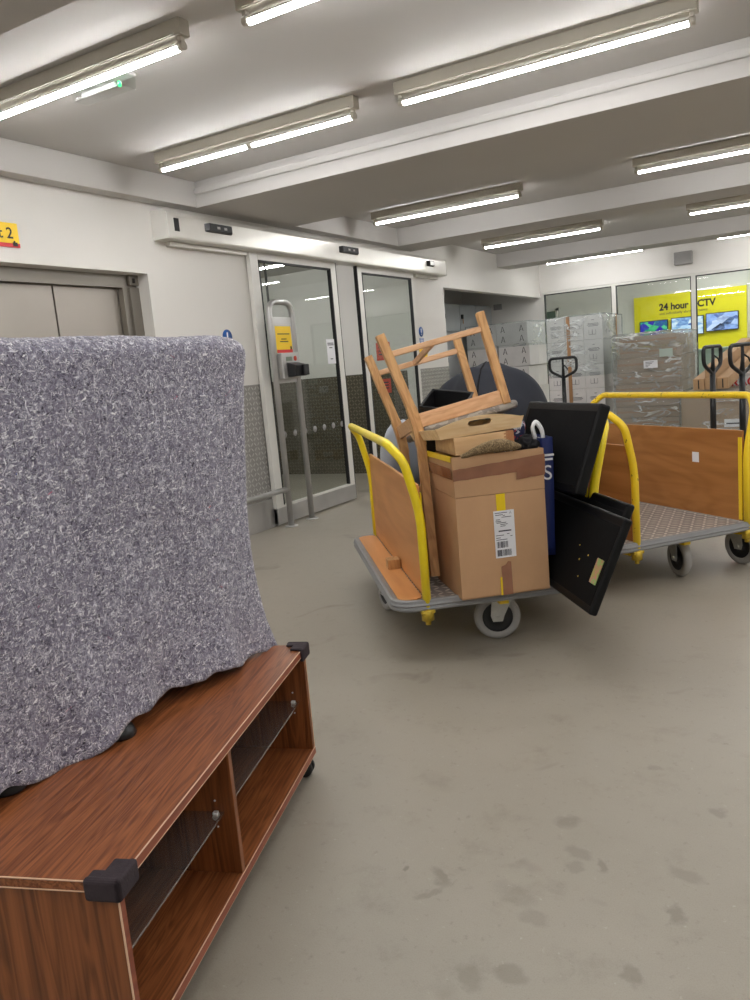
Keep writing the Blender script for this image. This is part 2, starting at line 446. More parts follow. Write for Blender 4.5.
def add_blob(bm, c, rad, sub=4, amp=0.1, freq=3.0, seed=0, fn=None):
    t = bmesh.new()
    bmesh.ops.create_icosphere(t, subdivisions=sub, radius=1.0)
    for v in t.verts:
        d = v.co.normalized()
        k = 1 + amp * noise.noise(d * freq + Vector((seed, seed * 1.7, 0)))
        p = Vector((d.x * rad[0] * k, d.y * rad[1] * k, d.z * rad[2] * k))
        if fn: p = fn(d, p)
        v.co = Vector(c) + p
    for f in t.faces: f.smooth = True
    merge(bm, t)

def rrect(x0, y0, x1, y1, r, n=6):
    pts = []
    for cx, cy, a0 in ((x1 - r, y1 - r, 0), (x0 + r, y1 - r, 90), (x0 + r, y0 + r, 180), (x1 - r, y0 + r, 270)):
        for k in range(n + 1):
            a = R(a0 + 90 * k / n); pts.append((cx + r * math.cos(a), cy + r * math.sin(a)))
    return pts

def obj(name, bm, mat, parent=None, smooth_angle=None):
    me = bpy.data.meshes.new(name)
    bmesh.ops.recalc_face_normals(bm, faces=list(bm.faces))
    bm.to_mesh(me); bm.free()
    mats = mat if isinstance(mat, (list, tuple)) else [mat]
    for m in mats: me.materials.append(m)
    o = bpy.data.objects.new(name, me); C.objects.link(o)
    if parent: o.parent = parent
    return o

def boxobj(name, lo, hi, mat, parent=None, bevel=0.0):
    bm = newbm(); add_box(bm, lo, hi, bevel); return obj(name, bm, mat, parent)

def tag(o, label=None, cat=None, group=None, kind=None):
    if label: o['label'] = label
    if cat: o['category'] = cat
    if group: o['group'] = group
    if kind: o['kind'] = kind
    return o

def thing(name, label, cat, loc=(0, 0, 0), rot=0, group=None, euler=None):
    o = bpy.data.objects.new(name, None); C.objects.link(o); o.empty_display_size = 0.1
    o.location = loc
    o.rotation_euler = euler if euler else (0, 0, rot)
    return tag(o, label, cat, group)

def struct(name, bm, mat, parent=None):
    o = obj(name, bm, mat, parent)
    if not parent: o['kind'] = 'structure'
    return o

def sempty(name, loc=(0, 0, 0)):
    o = bpy.data.objects.new(name, None); C.objects.link(o); o.location = loc; o['kind'] = 'structure'; return o

def text(name, body, size, mat, parent=None, loc=(0, 0, 0), rot=(PI / 2, 0, 0), depth=0.001, bold=0.0, ax='LEFT', stretch=1.0):
    cu = bpy.data.curves.new(name, 'FONT'); cu.body = body; cu.size = size
    cu.extrude = depth; cu.offset = bold; cu.align_x = ax
    cu.materials.append(mat)
    tmp = bpy.data.objects.new('tmp', cu); C.objects.link(tmp)
    me = bpy.data.meshes.new_from_object(tmp.evaluated_get(bpy.context.evaluated_depsgraph_get()))
    bpy.data.objects.remove(tmp); bpy.data.curves.remove(cu)
    for v in me.vertices: v.co.x *= stretch
    if not me.materials: me.materials.append(mat)
    o = bpy.data.objects.new(name, me); C.objects.link(o)
    o.location = loc; o.rotation_euler = rot
    if parent: o.parent = parent
    return o

def dup(root, loc=None, rotz=None, label=None):
    def rec(o, p):
        c = o.copy(); C.objects.link(c)
        if p: c.parent = p
        for ch in list(o.children): rec(ch, c)
        return c
    r = rec(root, None)
    if loc is not None: r.location = loc
    if rotz is not None: r.rotation_euler = (0, 0, rotz)
    if label: r['label'] = label
    return r

# ------------------------------------------------------------------ camera
CAM_H = 1.2
r_ = Vector((0.8653, 0.4947, -0.0867)); f_ = Vector((-0.5020, 0.8495, -0.1621))
YAW, PIT, ROL = R(-30.6116), R(-9.3316), R(-5.0456)
fw = Vector((math.sin(YAW) * math.cos(PIT), math.cos(YAW) * math.cos(PIT), math.sin(PIT)))
rx = Vector((math.cos(YAW), -math.sin(YAW), 0)); ux = rx.cross(fw)
r2 = rx * math.cos(ROL) + ux * math.sin(ROL); u2 = ux * math.cos(ROL) - rx * math.sin(ROL)
cam = bpy.data.cameras.new('camera'); co = bpy.data.objects.new('camera', cam); C.objects.link(co)
cam.sensor_fit = 'VERTICAL'; cam.sensor_height = 36.0; cam.lens = 36.0 * 788.06 / 1000.0
cam.clip_start = 0.05; cam.clip_end = 100
m3 = Matrix((r2, u2, -fw)).transposed()
co.matrix_world = Matrix.Translation((0, 0, CAM_H)) @ m3.to_4x4()
bpy.context.scene.camera = co

# ------------------------------------------------------------------ room shell
XW = -3.99            # door wall
XR = 3.6              # far right wall, out of frame
YB = -3.6             # wall behind
YWIN = 12.36          # window wall
ZC = 2.605; ZB = 2.43

bm = newbm(); add_box(bm, (-8.6, YB - 0.1, -0.12), (XR + 0.1, 17.0, 0.0)); struct('floor', bm, M['floor'])
bm = newbm(); add_box(bm, (XW - 0.12, YB, ZC), (XR + 0.1, YWIN + 0.1, ZC + 0.12)); struct('ceiling', bm, M['ceil'])

bm = newbm()
T = 0.12
LY0, LY1, LZ = 2.0, 4.011, 1.968            # lift opening
DY0, DY1, DZ = 5.115, 7.9, 2.22              # automatic door opening
AY0, AY1, AZ = 8.75, YWIN, 2.087            # alcove opening
add_box(bm, (XW - T, YB, 0), (XW, LY0, ZC)); add_box(bm, (XW - T, LY0, LZ), (XW, LY1, ZC))
add_box(bm, (XW - T, LY1, 0), (XW, DY0, ZC)); add_box(bm, (XW - T, DY0, DZ), (XW, DY1, ZC))
add_box(bm, (XW - T, DY1, 0), (XW, AY0, ZC)); add_box(bm, (XW - T, AY0, AZ), (XW, AY1, ZC))
struct('wall_left', bm, M['wall'])
bm = newbm(); add_box(bm, (XR, YB, 0), (XR + 0.1, YWIN, ZC)); struct('wall_right', bm, M['wall'])
bm = newbm(); add_box(bm, (XW, YB - 0.1, 0), (XR, YB, ZC)); struct('wall_front', bm, M['wall'])
bm = newbm()
add_box(bm, (XW + 0.03, YWIN, 2.16), (XR, YWIN + 0.12, ZC)); add_box(bm, (XW - 1.4, YWIN, 0), (XW + 0.03, YWIN + 0.12, ZC))
add_box(bm, (0.9, YWIN, 0), (XR, YWIN + 0.12, 2.16)); add_box(bm, (XW + 0.03, YWIN, 0), (0.9, YWIN + 0.12, 0.12))
struct('wall_back', bm, M['wall'])

# beams across the ceiling and the one along the door wall
def beam(n, y0, y1, x0=XW, ledge=False):
    bm = newbm(); add_box(bm, (x0, y0, ZB), (XR, y1, ZC), 0.004)
    if ledge: add_box(bm, (XW + 0.11, y0 - 0.022, ZB + 0.085), (XR, y0 + 0.001, ZB + 0.125), 0.006)
    struct('trim_%d' % n, bm, M['ceil'])
beam(1, 4.47, 5.65, ledge=True); beam(2, 7.48, 7.96); beam(3, 10.55, 11.0); beam(4, 0.85, 1.94)
bm = newbm(); add_box(bm, (XW, YB, ZB), (XW + 0.11, 4.47, ZC), 0.004); add_box(bm, (XW, 5.65, ZB), (XW + 0.11, 7.48, ZC), 0.004)
struct('trim_5', bm, M['ceil'])

# tread plate cladding low on the door wall, steel skirting
bm = newbm(); add_box(bm, (XW, LY1 + 0.02, 0.0), (XW + 0.006, DY0, 1.168)); add_box(bm, (XW, DY1, 0), (XW + 0.006, AY0, 1.168))
struct('trim_6', bm, M['tread_wall'])
bm = newbm(); add_box(bm, (XW + 0.006, LY1 + 0.02, 0), (XW + 0.02, DY0, 0.235), 0.003); struct('baseboard_left', bm, M['steel'])

# lift: recessed steel doors
lift = sempty('door_1', (XW - 0.16, 0, 0))
bm = newbm()
add_box(bm, (0, LY0, 1.885), (0.05, LY1, LZ)); add_box(bm, (0, 3.885, 0), (0.05, LY1, 1.885)); add_box(bm, (0.0, 3.93, 0), (0.07, LY1, 1.885))
add_box(bm, (0.05, 3.93, 1.90), (0.075, LY1 , LZ), 0.003)
obj('door_frame', bm, M['liftframe'], lift)
for a, b in ((2.0, 2.68), (2.69, 3.365), (3.375, 3.885)):
    boxobj('door_panel', (-0.04, a, 0), (-0.004, b, 1.885), M['liftsteel'], lift, 0.004)
boxobj('indicator', (0.075, 3.955, 1.915), (0.079, 3.975, 1.945), M['black'], lift)
bm = newbm(); add_box(bm, (XW - 0.4, LY0 - 0.1, 0), (XW - 0.205, LY1 + 0.1, 2.2)); struct('wall_lift', bm, M['ceil'])
bm = newbm(); add_box(bm, (XW - 0.2, LY1, 0), (XW - T, LY1 + 0.05, LZ)); add_box(bm, (XW - 0.2, LY0, LZ), (XW - T, LY1 + .05, LZ + 0.05))
add_box(bm, (XW, LY0, LZ), (XW + 0.006, LY1 + 0.02, LZ + 0.02)); add_box(bm, (XW, LY1, 0), (XW + 0.0055, LY1 + 0.02, LZ))
struct('trim_7', bm, M['wall'])

# corridor behind the automatic door
CY = 7.98; CZ = 2.42
bm = newbm(); add_box(bm, (-8.4, CY, 0), (XW - T, CY + 0.1, CZ)); struct('wall_corridor', bm, M['wall'])
bm = newbm(); add_box(bm, (-8.4, CY - 0.006, 0.0), (XW - T, CY, 1.165)); struct('trim_8', bm, M['tread_corr'])
bm = newbm(); add_box(bm, (-8.5, 4.2, 0), (-8.4, CY, CZ)); struct('wall_corridor_end', bm, M['wall'])
bm = newbm(); add_box(bm, (-8.4, 4.2, 0), (XW - 0.42, 4.3, CZ)); struct('wall_corridor_near', bm, M['wall'])
bm = newbm(); add_box(bm, (-8.4, 4.2, CZ), (XW - T, CY, CZ + 0.1)); struct('ceiling_corridor', bm, M['ceil'])

# sliding glass doors
def leaf(n, y0, y1, lw, rw):
    d = sempty('door_%d' % n, (XW + 0.035, y0, 0)); w = y1 - y0; h = 2.2
    bm = newbm()
    add_box(bm, (-0.02, 0, 0.02), (0.02, lw, h), 0.004); add_box(bm, (-0.02, w - rw, 0.02), (0.02, w, h), 0.004)
    add_box(bm, (-0.02, lw, h - 0.065), (0.02, w - rw, h), 0.004); add_box(bm, (-0.02, lw, 0.15), (0.02, w - rw, 0.168), 0.002)
    obj('door_frame', bm, M['alu'], d)
    boxobj('kick_rail', (-0.021, 0, 0.015), (0.023, w, 0.15), M['steel'], d, 0.002)
    bm = newbm(); g = 0.014
    add_box(bm, (-0.012, lw, 0.168), (0.021, lw + g, h - 0.065)); add_box(bm, (-0.012, w - rw - g, 0.168), (0.021, w - rw, h - 0.065))
    add_box(bm, (-0.012, lw, h - 0.065 - g), (0.021, w - rw, h - 0.065))
    obj('gasket', bm, M['black'], d)
    boxobj('glass_pane', (-0.004, lw + 0.006, 0.17), (0.004, w - rw - 0.006, h - 0.072), M['glassdoor'], d)
    bm = newbm(); add_box(bm, (-0.018, w + 0.001, 0.02), (0.018, w + 0.012, h)) if n == 2 else add_box(bm, (-0.018, -0.012, 0.02), (0.018, -0.001, h))
    obj('edge_seal', bm, M['black'], d)
    bm = newbm()
    if n == 2:
        for k in range(7):
            zz = 0.735; yy = lw + 0.13 + k * 0.15
            add_lathe(bm, [(0.0, 0), (0.028, 0), (0.028, 0.0015), (0, 0.0015)], (0.005, yy, zz), 'X', 16)
        obj('manifestation_dot', bm, M['greybox'], d)
        bm = newbm(); add_box(bm, (-0.006, lw + 0.10, 0.17), (-0.001, lw + 0.125, h - 0.075)); obj('glass_edge', bm, M['black'], d)
    else: bm.free()
    return d
leaf(2, 5.07, 6.31, 0.10, 0.085); leaf(3, 6.70, 7.88, 0.075, 0.06)

op = thing('door_operator', 'long off-white sliding door operator housing with black sensors above the glass doors', 'door operator', (XW, 4.12, 2.19))
bm = newbm()
prof = [(0, 0.0, 0.0), (0.135, 0, 0.0), (0.14, 0, 0.012), (0.14, 0, 0.15), (0.13, 0, 0.175), (0.0, 0, 0.195)]
add_prism(bm, prof, (0, 4.44, 0), 0.003); obj('housing', bm, M['alusheen'], op)
for y in (-0.008, 4.44):
    bm = newbm(); add_prism(bm, [(x * 1.02, y, z * 1.01) for x, _, z in prof], (0, 0.008, 0)); obj('end_cap', bm, M['alu'], op)
for a, b in ((0.10, 0.93), (3.83, 4.4)): boxobj('track_cover', (0.0, a, -0.03), (0.05, b, 0.0), M['alusheen'], op, 0.004)
for y, mt, l in ((0.36, 'blackplastic', 0.30), (2.14, 'blackplastic', 0.33), (3.93, 'black', 0.17)):
    bm = newbm(); add_prism(bm, [(0.135, y, 0.075), (0.17, y + 0.03, 0.08), (0.172, y + l - 0.03, 0.08), (0.135, y + l, 0.075)], (0, 0, 0.055), 0.006)
    s = obj('sensor', bm, M[mt], op)
    if y < 3: 
        for k in (0.35, 0.6): boxobj('lens', (0.171, y + l * k, 0.098), (0.174, y + l * k + 0.03, 0.114), M['tyre'], s)
    else: s['label'] = 'sensor with silver front'; boxobj('sensor_front', (0.168, y + 0.035, 0.085), (0.176, y + 0.14, 0.125), M['zinc'], s)
boxobj('rocker_switch', (0.139, 0.06, 0.05), (0.144, 0.105, 0.135), M['black'], op)

# ------------------------------------------------------------------ signs on the door wall
def wallsign(name, label, cat, y, z): return thing(name, label, cat, (XW + 0.0015, y, z))
RX = (PI / 2, 0, PI / 2)      # text on the door wall, reading along +Y
s = wallsign('lift_sign', 'yellow sign with red base strip reading Lift 2 above the lift', 'sign', 2.615, 2.052)
boxobj('panel', (0, 0, 0.022), (0.006, 0.44, 0.133), M['signyel'], s, 0.002)
boxobj('strip', (0, 0, 0), (0.0062, 0.44, 0.022), M['signred'], s)
text('lettering', 'Lift 2', 0.084, M['inkblack'], s, (0.0066, 0.230, 0.048), RX, 0.0005, 0.001)
bm = newbm(); add_box(bm, (0.0062, 0.395, 0.006), (0.0075, 0.425, 0.028)); add_box(bm, (0.0062, 0.402, 0.026), (0.0075, 0.412, 0.036)); obj('emblem', bm, M['inkblack'], s)

def blue_disc(label, y, z, lower):
    s = wallsign('fire_door_sign', label, 'sign', y, z)
    bm = newbm(); add_lathe(bm, [(0, 0), (0.055, 0), (0.055, 0.002), (0, 0.002)], (0, 0, 0), 'X', 28); obj('disc', bm, M['signblue'], s)
    bm = newbm(); add_box(bm, (0.002, -0.007, -0.012), (0.003, 0.007, 0.034)); add_box(bm, (0.002, -0.007, -0.034), (0.003, 0.007, -0.022)); obj('exclamation_mark', bm, M['paper'], s)
    if lower:
        boxobj('caption_plate', (0, -0.05, -0.125), (0.002, 0.05, -0.07), M['signblue'], s)
        bm = newbm()
        for k in range(3): add_box(bm, (0.002, -0.038, -0.115 + k * 0.016), (0.003, 0.038, -0.108 + k * 0.016))
        obj('caption_line', bm, M['paper'], s)
blue_disc('round blue sign with white exclamation mark beside the left door edge, above the blanket', 4.76, 1.545, False)
blue_disc('round blue sign with small blue plate right of the glass doors', 8.07, 1.575, True)
s = wallsign('wall_notice', 'small yellow notice with red foot strip low beside the right door edge', 'notice', 7.99, 1.26)
boxobj('panel', (0, 0, 0.035), (0.002, 0.2, 0.16), M['signyel'], s); boxobj('strip', (0, 0, 0), (0.0022, 0.2, 0.035), M['signred'], s)
# paper on left door glass
s = thing('paper_notice', 'small white printed notice stuck on the left sliding glass door', 'notice', (XW + 0.042, 6.06, 1.29))
boxobj('sheet', (0, 0, 0), (0.0015, 0.13, 0.22), M['paper'], s)
bm = newbm()
for z, w in ((0.18, 0.1), (0.165, 0.1), (0.14, 0.05), (0.04, 0.04)): add_box(bm, (0.0015, 0.065 - w / 2, z), (0.0022, 0.065 + w / 2, z + 0.008))
obj('print', bm, M['ink'], s)
for nm, lab, x, z, h in (('poster', 'red paper poster on corridor wall, the upper one seen through right door', -4.44, 1.30, 0.20), ('poster', 'red paper poster on corridor wall, the lower one seen through right door', -4.46, 0.93, 0.16)):
    s = thing(nm, lab, 'poster', (x, CY - (0.0002 if z > 1.2 else 0.0062), z))
    boxobj('sheet', (-0.09, -0.001, 0), (0.09, 0.0, h), M['redpaper'], s)
    bm = newbm()
    for k in range(3): add_box(bm, (-0.06, -0.002, h * 0.3 + k * h * 0.2), (0.06, -0.001, h * 0.3 + k * h * 0.2 + 0.015))
    obj('print', bm, M['ink'], s)

# ------------------------------------------------------------------ steel guard with card reader
g = thing('door_guard', 'stainless steel tubular door guard carrying a yellow notice and keypad', 'door guard', (-3.835, 5.258, 0))
bm = newbm()
add_tube(bm, fillet([(0, -0.15, 0.0), (0, -0.15, 1.80), (0, 0.15, 1.80), (0, 0.15, 0.0)], 0.1, 8), 0.024, 16); obj('hoop', bm, M['steel'], g)
for y in (-0.15, 0.15):
    bm = newbm(); add_lathe(bm, [(0, 0), (0.055, 0), (0.055, 0.008), (0.03, 0.012), (0, 0.012)], (0, y, 0), 'Z', 24); obj('floor_flange', bm, M['steel'], g)
bm = newbm(); add_tube(bm, fillet([(0, -0.15, 0.31), (0, -1.1, 0.31), (-0.12, -1.1, 0.31)], 0.06), 0.022, 16); obj('side_rail', bm, M['steel'], g)
boxobj('back_plate', (-0.005, -0.125, 1.16), (0.006, 0.125, 1.68), M['steel'], g, 0.002)
n_ = boxobj('notice', (0.006, -0.105, 1.40), (0.008, 0.105, 1.61), M['signyel'], g)
boxobj('strip', (0.0075, -0.105, 1.40), (0.0088, 0.105, 1.425), M['signred'], n_)
bm = newbm()
for z, w in ((1.545, 0.16), (1.505, 0.07), (1.485, 0.11)): add_box(bm, (0.008, -w / 2, z), (0.009, w / 2, z + 0.007))
add_box(bm, (0.009, 0.075, 1.425), (0.0095, 0.095, 1.45))
obj('print', bm, M['inkblack'], n_)
rd = boxobj('card_reader', (0.006, -0.12, 1.19), (0.06, 0.12, 1.395), M['steel'], g, 0.008)
boxobj('display', (0.06, -0.07, 1.332), (0.062, 0.01, 1.365), M['lcd'], rd)
bm = newbm(); add_lathe(bm, [(0, 0), (0.02, 0), (0.02, 0.003), (0, 0.003)], (0.06, 0.055, 1.35), 'X', 20); obj('badge', bm, M['redpaper'], rd)
bm = newbm(); add_prism(bm, [(0.06, -0.07, 1.205), (0.13, -0.06, 1.205), (0.14, -0.06, 1.295), (0.06, -0.07, 1.32)], (0, 0.16, 0), 0.006); add_box(bm, (0.13, 0.03, 1.21), (0.16, 0.10, 1.297), 0.008); obj('hood', bm, M['blackplastic'], rd)

# ------------------------------------------------------------------ ceiling lights
def batten(loc, label, L=1.38):
    o = thing('ceiling_light', label, 'ceiling light', loc, 0, 'fluorescent battens on the ceiling')
    bm = newbm(); add_box(bm, (-0.02, -0.03, -0.062), (L + 0.02, 0.03, 0), 0.004); add_box(bm, (0.01, -0.036, -0.058), (L - 0.01, 0.036, -0.05), 0.002); obj('housing', bm, M['batten'], o)
    def arc(a0, a1, r, n=12):
        bm = newbm(); A, B = [], []
        for k in range(n + 1):
            a = R(a0 + (a1 - a0) * k / n); p = (r * math.sin(a), -0.096 - r * math.cos(a))
            A.append(bm.verts.new((0.018, *p))); B.append(bm.verts.new((L - 0.018, *p)))
        for k in range(n): bm.faces.new((A[k], A[k + 1], B[k + 1], B[k])).smooth = True
        bm.faces.new(A); bm.faces.new(list(reversed(B))); return bm
    obj('tube', arc(-98, 98, 0.0145), M['tube'], o); obj('tube_back', arc(96, 264, 0.0142), M['batten'], o)
    for x in (0.004, L - 0.004):
        bm = newbm(); add_box(bm, (x - 0.009, -0.013, -0.078), (x + 0.009, 0.013, -0.06), 0.003); add_cyl(bm, (x - 0.013, 0, -0.094), (x + 0.013, 0, -0.094), 0.0165, seg=16); obj('lamp_holder', bm, M['lampholder'], o)
    return o
xa, xb = -3.59, -1.895
b0 = batten((xa, 2.57, ZC), 'lit fluorescent batten nearest the lift wall, beside the emergency light')
L_ = [((xa + .04, 3.80, ZC), 'lit fluorescent batten with a dark joint halfway along its tube, before the big beam'),
      ((xb, 3.80, ZC), 'lit unbroken fluorescent batten just before the big beam, largest in the photo'),
      ((xb, 2.57, ZC), 'lit fluorescent batten of which only one end shows at the top of the photo'),
      ((xa - .03, 6.55, ZC), 'lit fluorescent batten behind the big beam, above the glass doors'),
      ((xb + .58, 6.55, ZC), 'lit fluorescent batten behind the big beam, cut off by the photo edge'),
      ((xa, 9.10, ZC), 'lit fluorescent batten between second and third beams, nearer the door wall'),
      ((xb + .58, 9.10, ZC), 'lit fluorescent batten between second and third beams, cut off at the right'),
      ((xa - .06, 11.65, ZC), 'lit fluorescent batten beyond the last beam, left one above the windows'),
      ((xb + .55, 11.65, ZC), 'lit fluorescent batten beyond the last beam, right one above the window')]
for p, l in L_:
    nb = dup(b0, p, 0, l)
    if 'joint halfway' in l:
        bm = newbm(); add_cyl(bm, (0.672, 0, -0.0955), (0.708, 0, -0.0955), 0.0168, seg=16); obj('lamp_joint', bm, M['lampholder'], nb)
for x, y in ((0.35, 2.57), (0.35, 3.80), (0.6, 6.55), (0.6, 9.1), (xa, -0.9), (xb, -0.9), (0.35, -0.9), (xb, 0.2), (0.35, 0.2), (0.6, 11.65), (2.05, 1.2), (2.05, 4.2), (2.05, 6.55), (2.05, 9.1)):  # unseen battens, added to carry the room's lighting
    dup(b0, (x, y, ZC if not 0.85 < y < 1.94 and not 4.4 < y < 5.7 else ZB), 0, 'added unseen fluorescent batten overhead, carrying the lighting of the room')

e = thing('emergency_light', 'small clear emergency light with a green lamp, on the ceiling behind the near batten', 'emergency light', (-3.05, 2.78, ZC))
boxobj('base_plate', (0, -0.05, -0.012), (0.33, 0.05, 0), M['white'], e, 0.003)
bm = newbm(); add_box(bm, (0.0, -0.045, -0.07), (0.33, 0.045, -0.012), 0.012); obj('cover', bm, M['clear'], e)
bm = newbm(); add_cyl(bm, (0.03, 0, -0.036), (0.24, 0, -0.036), 0.011); obj('lamp', bm, M['white'], e)
bm = newbm(); add_box(bm, (0.264, -0.008, -0.055), (0.272, 0.008, -0.03), 0.003); obj('led', bm, M['led'], e)

# ------------------------------------------------------------------ window wall and the room behind it
xs = [XW + 0.03, -2.86, -1.743, -0.62, 0.5]
for i in range(len(xs) - 1):
    w = sempty('window_%d' % (i + 1), (xs[i], YWIN + 0.04, 0)); ww = xs[i + 1] - xs[i]; z0, z1 = 0.12, 2.155; t = 0.03
    bm = newbm()
    add_box(bm, (0, -0.05, z0), (t, 0.05, z1), 0.003); add_box(bm, (ww - t, -0.05, z0), (ww, 0.05, z1), 0.003)
    add_box(bm, (t, -0.05, z1 - 0.03), (ww - t, 0.05, z1), 0.003); add_box(bm, (t, -0.05, z0), (ww - t, 0.05, z0 + 0.05), 0.003)
    obj('window_frame', bm, M['alu'], w)
    bm = newbm(); add_box(bm, (t, -0.04, z1 - 0.042), (ww - t, 0.02, z1 - 0.03)); add_box(bm, (t, -0.04, z0 + 0.05), (t + 0.012, 0.02, z1 - 0.042)); add_box(bm, (ww - t - 0.012, -0.04, z0 + 0.05), (ww - t, 0.02, z1 - 0.042)); obj('gasket', bm, M['black'], w)
    boxobj('glass_pane', (t + 0.002, -0.004, z0 + 0.05), (ww - t - 0.002, 0.004, z1 - 0.032), M['glasswin'], w)
bm = newbm(); add_box(bm, (0.5, YWIN, 0), (0.9, YWIN + 0.12, 2.16)); struct('wall_back_pier', bm, M['wall'])
YR = 16.0
bm = newbm(); add_box(bm, (-6.0, YR, 0), (1.0, YR + 0.1, 2.5)); struct('wall_reception', bm, M['wall'])
bm = newbm(); add_box(bm, (-3.32, YR - 0.05, 0), (-1.36, YR, 2.12)); struct('wall_yellow', bm, M['yelwall'])
bm = newbm(); add_box(bm, (-6.1, YWIN + 0.12, 0), (-6.0, YR, 2.5)); add_box(bm, (1.0, YWIN + 0.12, 0), (1.1, YR, 2.5)); struct('wall_reception_side', bm, M['wall'])
bm = newbm(); add_box(bm, (-6.0, YWIN + 0.12, 2.5), (1.0, YR, 2.6)); struct('ceiling_reception', bm, M['ceil'])
for x, y, l in ((-2.95, 13.5, 'lit fluorescent batten seen through the window, nearer one above the yellow wall'), (-2.75, 14.5, 'lit fluorescent batten seen through the window, farther one just above the yellow wall'),
             (-2.0, 15.0, 'added fluorescent batten brightening the room behind the window, closest to the yellow wall'), (-5.2, 13.8, 'added fluorescent batten brightening the room behind the left window pane'), (-0.9, 14.0, 'added fluorescent batten brightening the room behind the window, at its right')):  # this row of battens is added to brighten the reception
    dup(b0, (x, y, 2.5), 0, l)
dup(b0, (-7.4, 5.9, CZ), 0, 'lit fluorescent batten in the corridor behind the left glass door')
dup(b0, (-5.75, 6.7, CZ), 0, 'lit fluorescent batten in the corridor behind the right glass door')
gd = sempty('door_4', (-5.75, YR - 0.06, 0))
bm = newbm(); add_box(bm, (-0.05, 0, 0), (0, 0.06, 2.1)); add_box(bm, (0.9, 0, 0), (0.95, 0.06, 2.1)); add_box(bm, (-0.05, 0, 2.05), (0.95, 0.06, 2.1)); obj('door_frame', bm, M['alu'], gd)
boxobj('door_panel', (0.0, 0.01, 0), (0.9, 0.05, 2.05), M['greendoor'], gd)
lt = thing('wall_lettering', 'dark lettering 24 hour CCTV high on the yellow wall', 'lettering', (-2.86, YR - 0.052, 1.835))
text('headline', '24 hour CCTV', 0.172, M['inkblack'], lt, (0, 0, 0), (PI / 2, 0, 0), 0.002, 0.006, stretch=0.93)
text('tagline', 'and individually alarmed rooms', 0.066, M['ink'], lt, (0, 0, -0.085), (PI / 2, 0, 0), 0.001, 0.0, stretch=1.02)
for x0, x1, z0, z1, mt, lab, rz in ((-3.21, -2.70, 1.30, 1.662, 'scr1', 'wall television with a blue and green picture, leftmost on yellow wall', -4), (-2.644, -2.075, 1.33, 1.672, 'scr2', 'wall television split into many small camera views, in middle of yellow wall', -4), (-2.04, -1.49, 1.36, 1.69, 'scr3', 'wall television with one large camera view, rightmost on yellow wall', -4)):
    tv = thing('wall_television', lab, 'television', ((x0 + x1) / 2, YR - 0.10, z0), R(2), 'televisions on the yellow wall')
    w = (x1 - x0) / 2
    boxobj('body', (-w, -0.025, 0), (w, 0.03, z1 - z0), M['blackplastic'], tv, 0.006)
    boxobj('screen', (-w + 0.015, -0.028, 0.015), (w - 0.015, -0.0255, z1 - z0 - 0.015), M[mt], tv)
rc = thing('reception_counter', 'pale grey green counter behind the glass, below the televisions', 'counter', (-1.9, 13.6, 0))
boxobj('front_panel', (-0.5, 0, 0), (0.6, 0.5, 1.04), M['greenwhite'], rc, 0.01); boxobj('counter_top', (-0.54, -0.05, 1.04), (0.64, 0.54, 1.08), M['greenwhite'], rc, 0.008)
gb = thing('wall_speaker', 'grey box speaker fixed high on the white header above the windows', 'speaker', (-1.865, YWIN - 0.001, 2.295))
boxobj('cabinet', (-0.122, -0.07, 0), (0.122, 0, 0.18), M['greybox'], gb, 0.01)
bm = newbm()
for k in range(6): add_box(bm, (-0.1, -0.074, 0.03 + k * 0.022), (0.1, -0.07, 0.04 + k * 0.022))
obj('grille', bm, M['greybox'], gb)
sd = thing('smoke_detector', 'round white smoke detector at the top right corner of the ceiling', 'smoke detector', (-0.24, 3.18, ZC))
bm = newbm(); add_lathe(bm, [(0.0, -0.045), (0.03, -0.045), (0.045, -0.03), (0.05, -0.012), (0.05, 0), (0, 0)], (0, 0, 0), 'Z', 28); obj('body', bm, M['batten'], sd)

# alcove with lockers
bm = newbm(); add_box(bm, (-5.42, AY0 - 0.1, 0), (-5.32, YWIN, 2.6)); struct('wall_alcove', bm, M['wall'])
bm = newbm(); add_box(bm, (-5.32, AY0 - 0.1, 0), (XW - T, AY0, 2.6)); struct('wall_alcove_near', bm, M['wall'])
bm = newbm(); add_box(bm, (-5.32, AY0, 2.42), (XW - T, YWIN, 2.6)); struct('ceiling_alcove', bm, M['ceil'])
lk = None
for i, (y, lab) in enumerate(((10.43, 'pale grey two-door locker in alcove, first from the wall corner'), (11.07, 'pale grey two-door locker in alcove, the middle one'), (11.71, 'pale grey two-door locker in alcove, the one against the end wall'))):
    if lk is None:
        lk = thing('locker', lab, 'locker', (-5.31, y, 0), 0, 'lockers in the alcove')
        boxobj('body', (0, 0, 0), (0.48, 0.635, 2.055), M['locker'], lk, 0.003)
        for z0, z1 in ((0.1, 1.02), (1.035, 1.64), (1.655, 2.04)):
            d = boxobj('door', (0.48, 0.008, z0), (0.5, 0.627, z1), M['locker'], lk, 0.003)
            boxobj('lock', (0.5, 0.03, z0 + 0.18), (0.53, 0.075, z0 + 0.245), M['black'], d, 0.006)
            boxobj('key_tag', (0.52, 0.045, z0 + 0.11), (0.527, 0.065, z0 + 0.18), M['strap'], d)
    else: dup(lk, (-5.31, y, 0), 0, lab)
v = thing('vent_grille', 'small grey vent grille high on the alcove end wall', 'vent', (-4.70, YWIN - 0.001, 1.98))
boxobj('frame', (-0.07, -0.012, 0), (0.07, 0, 0.09), M['greybox'], v, 0.003)
bm = newbm()
for k in range(5): add_box(bm, (-0.06, -0.016, 0.012 + k * 0.015), (0.06, -0.012, 0.019 + k * 0.015))
obj('louvre', bm, M['greybox'], v)

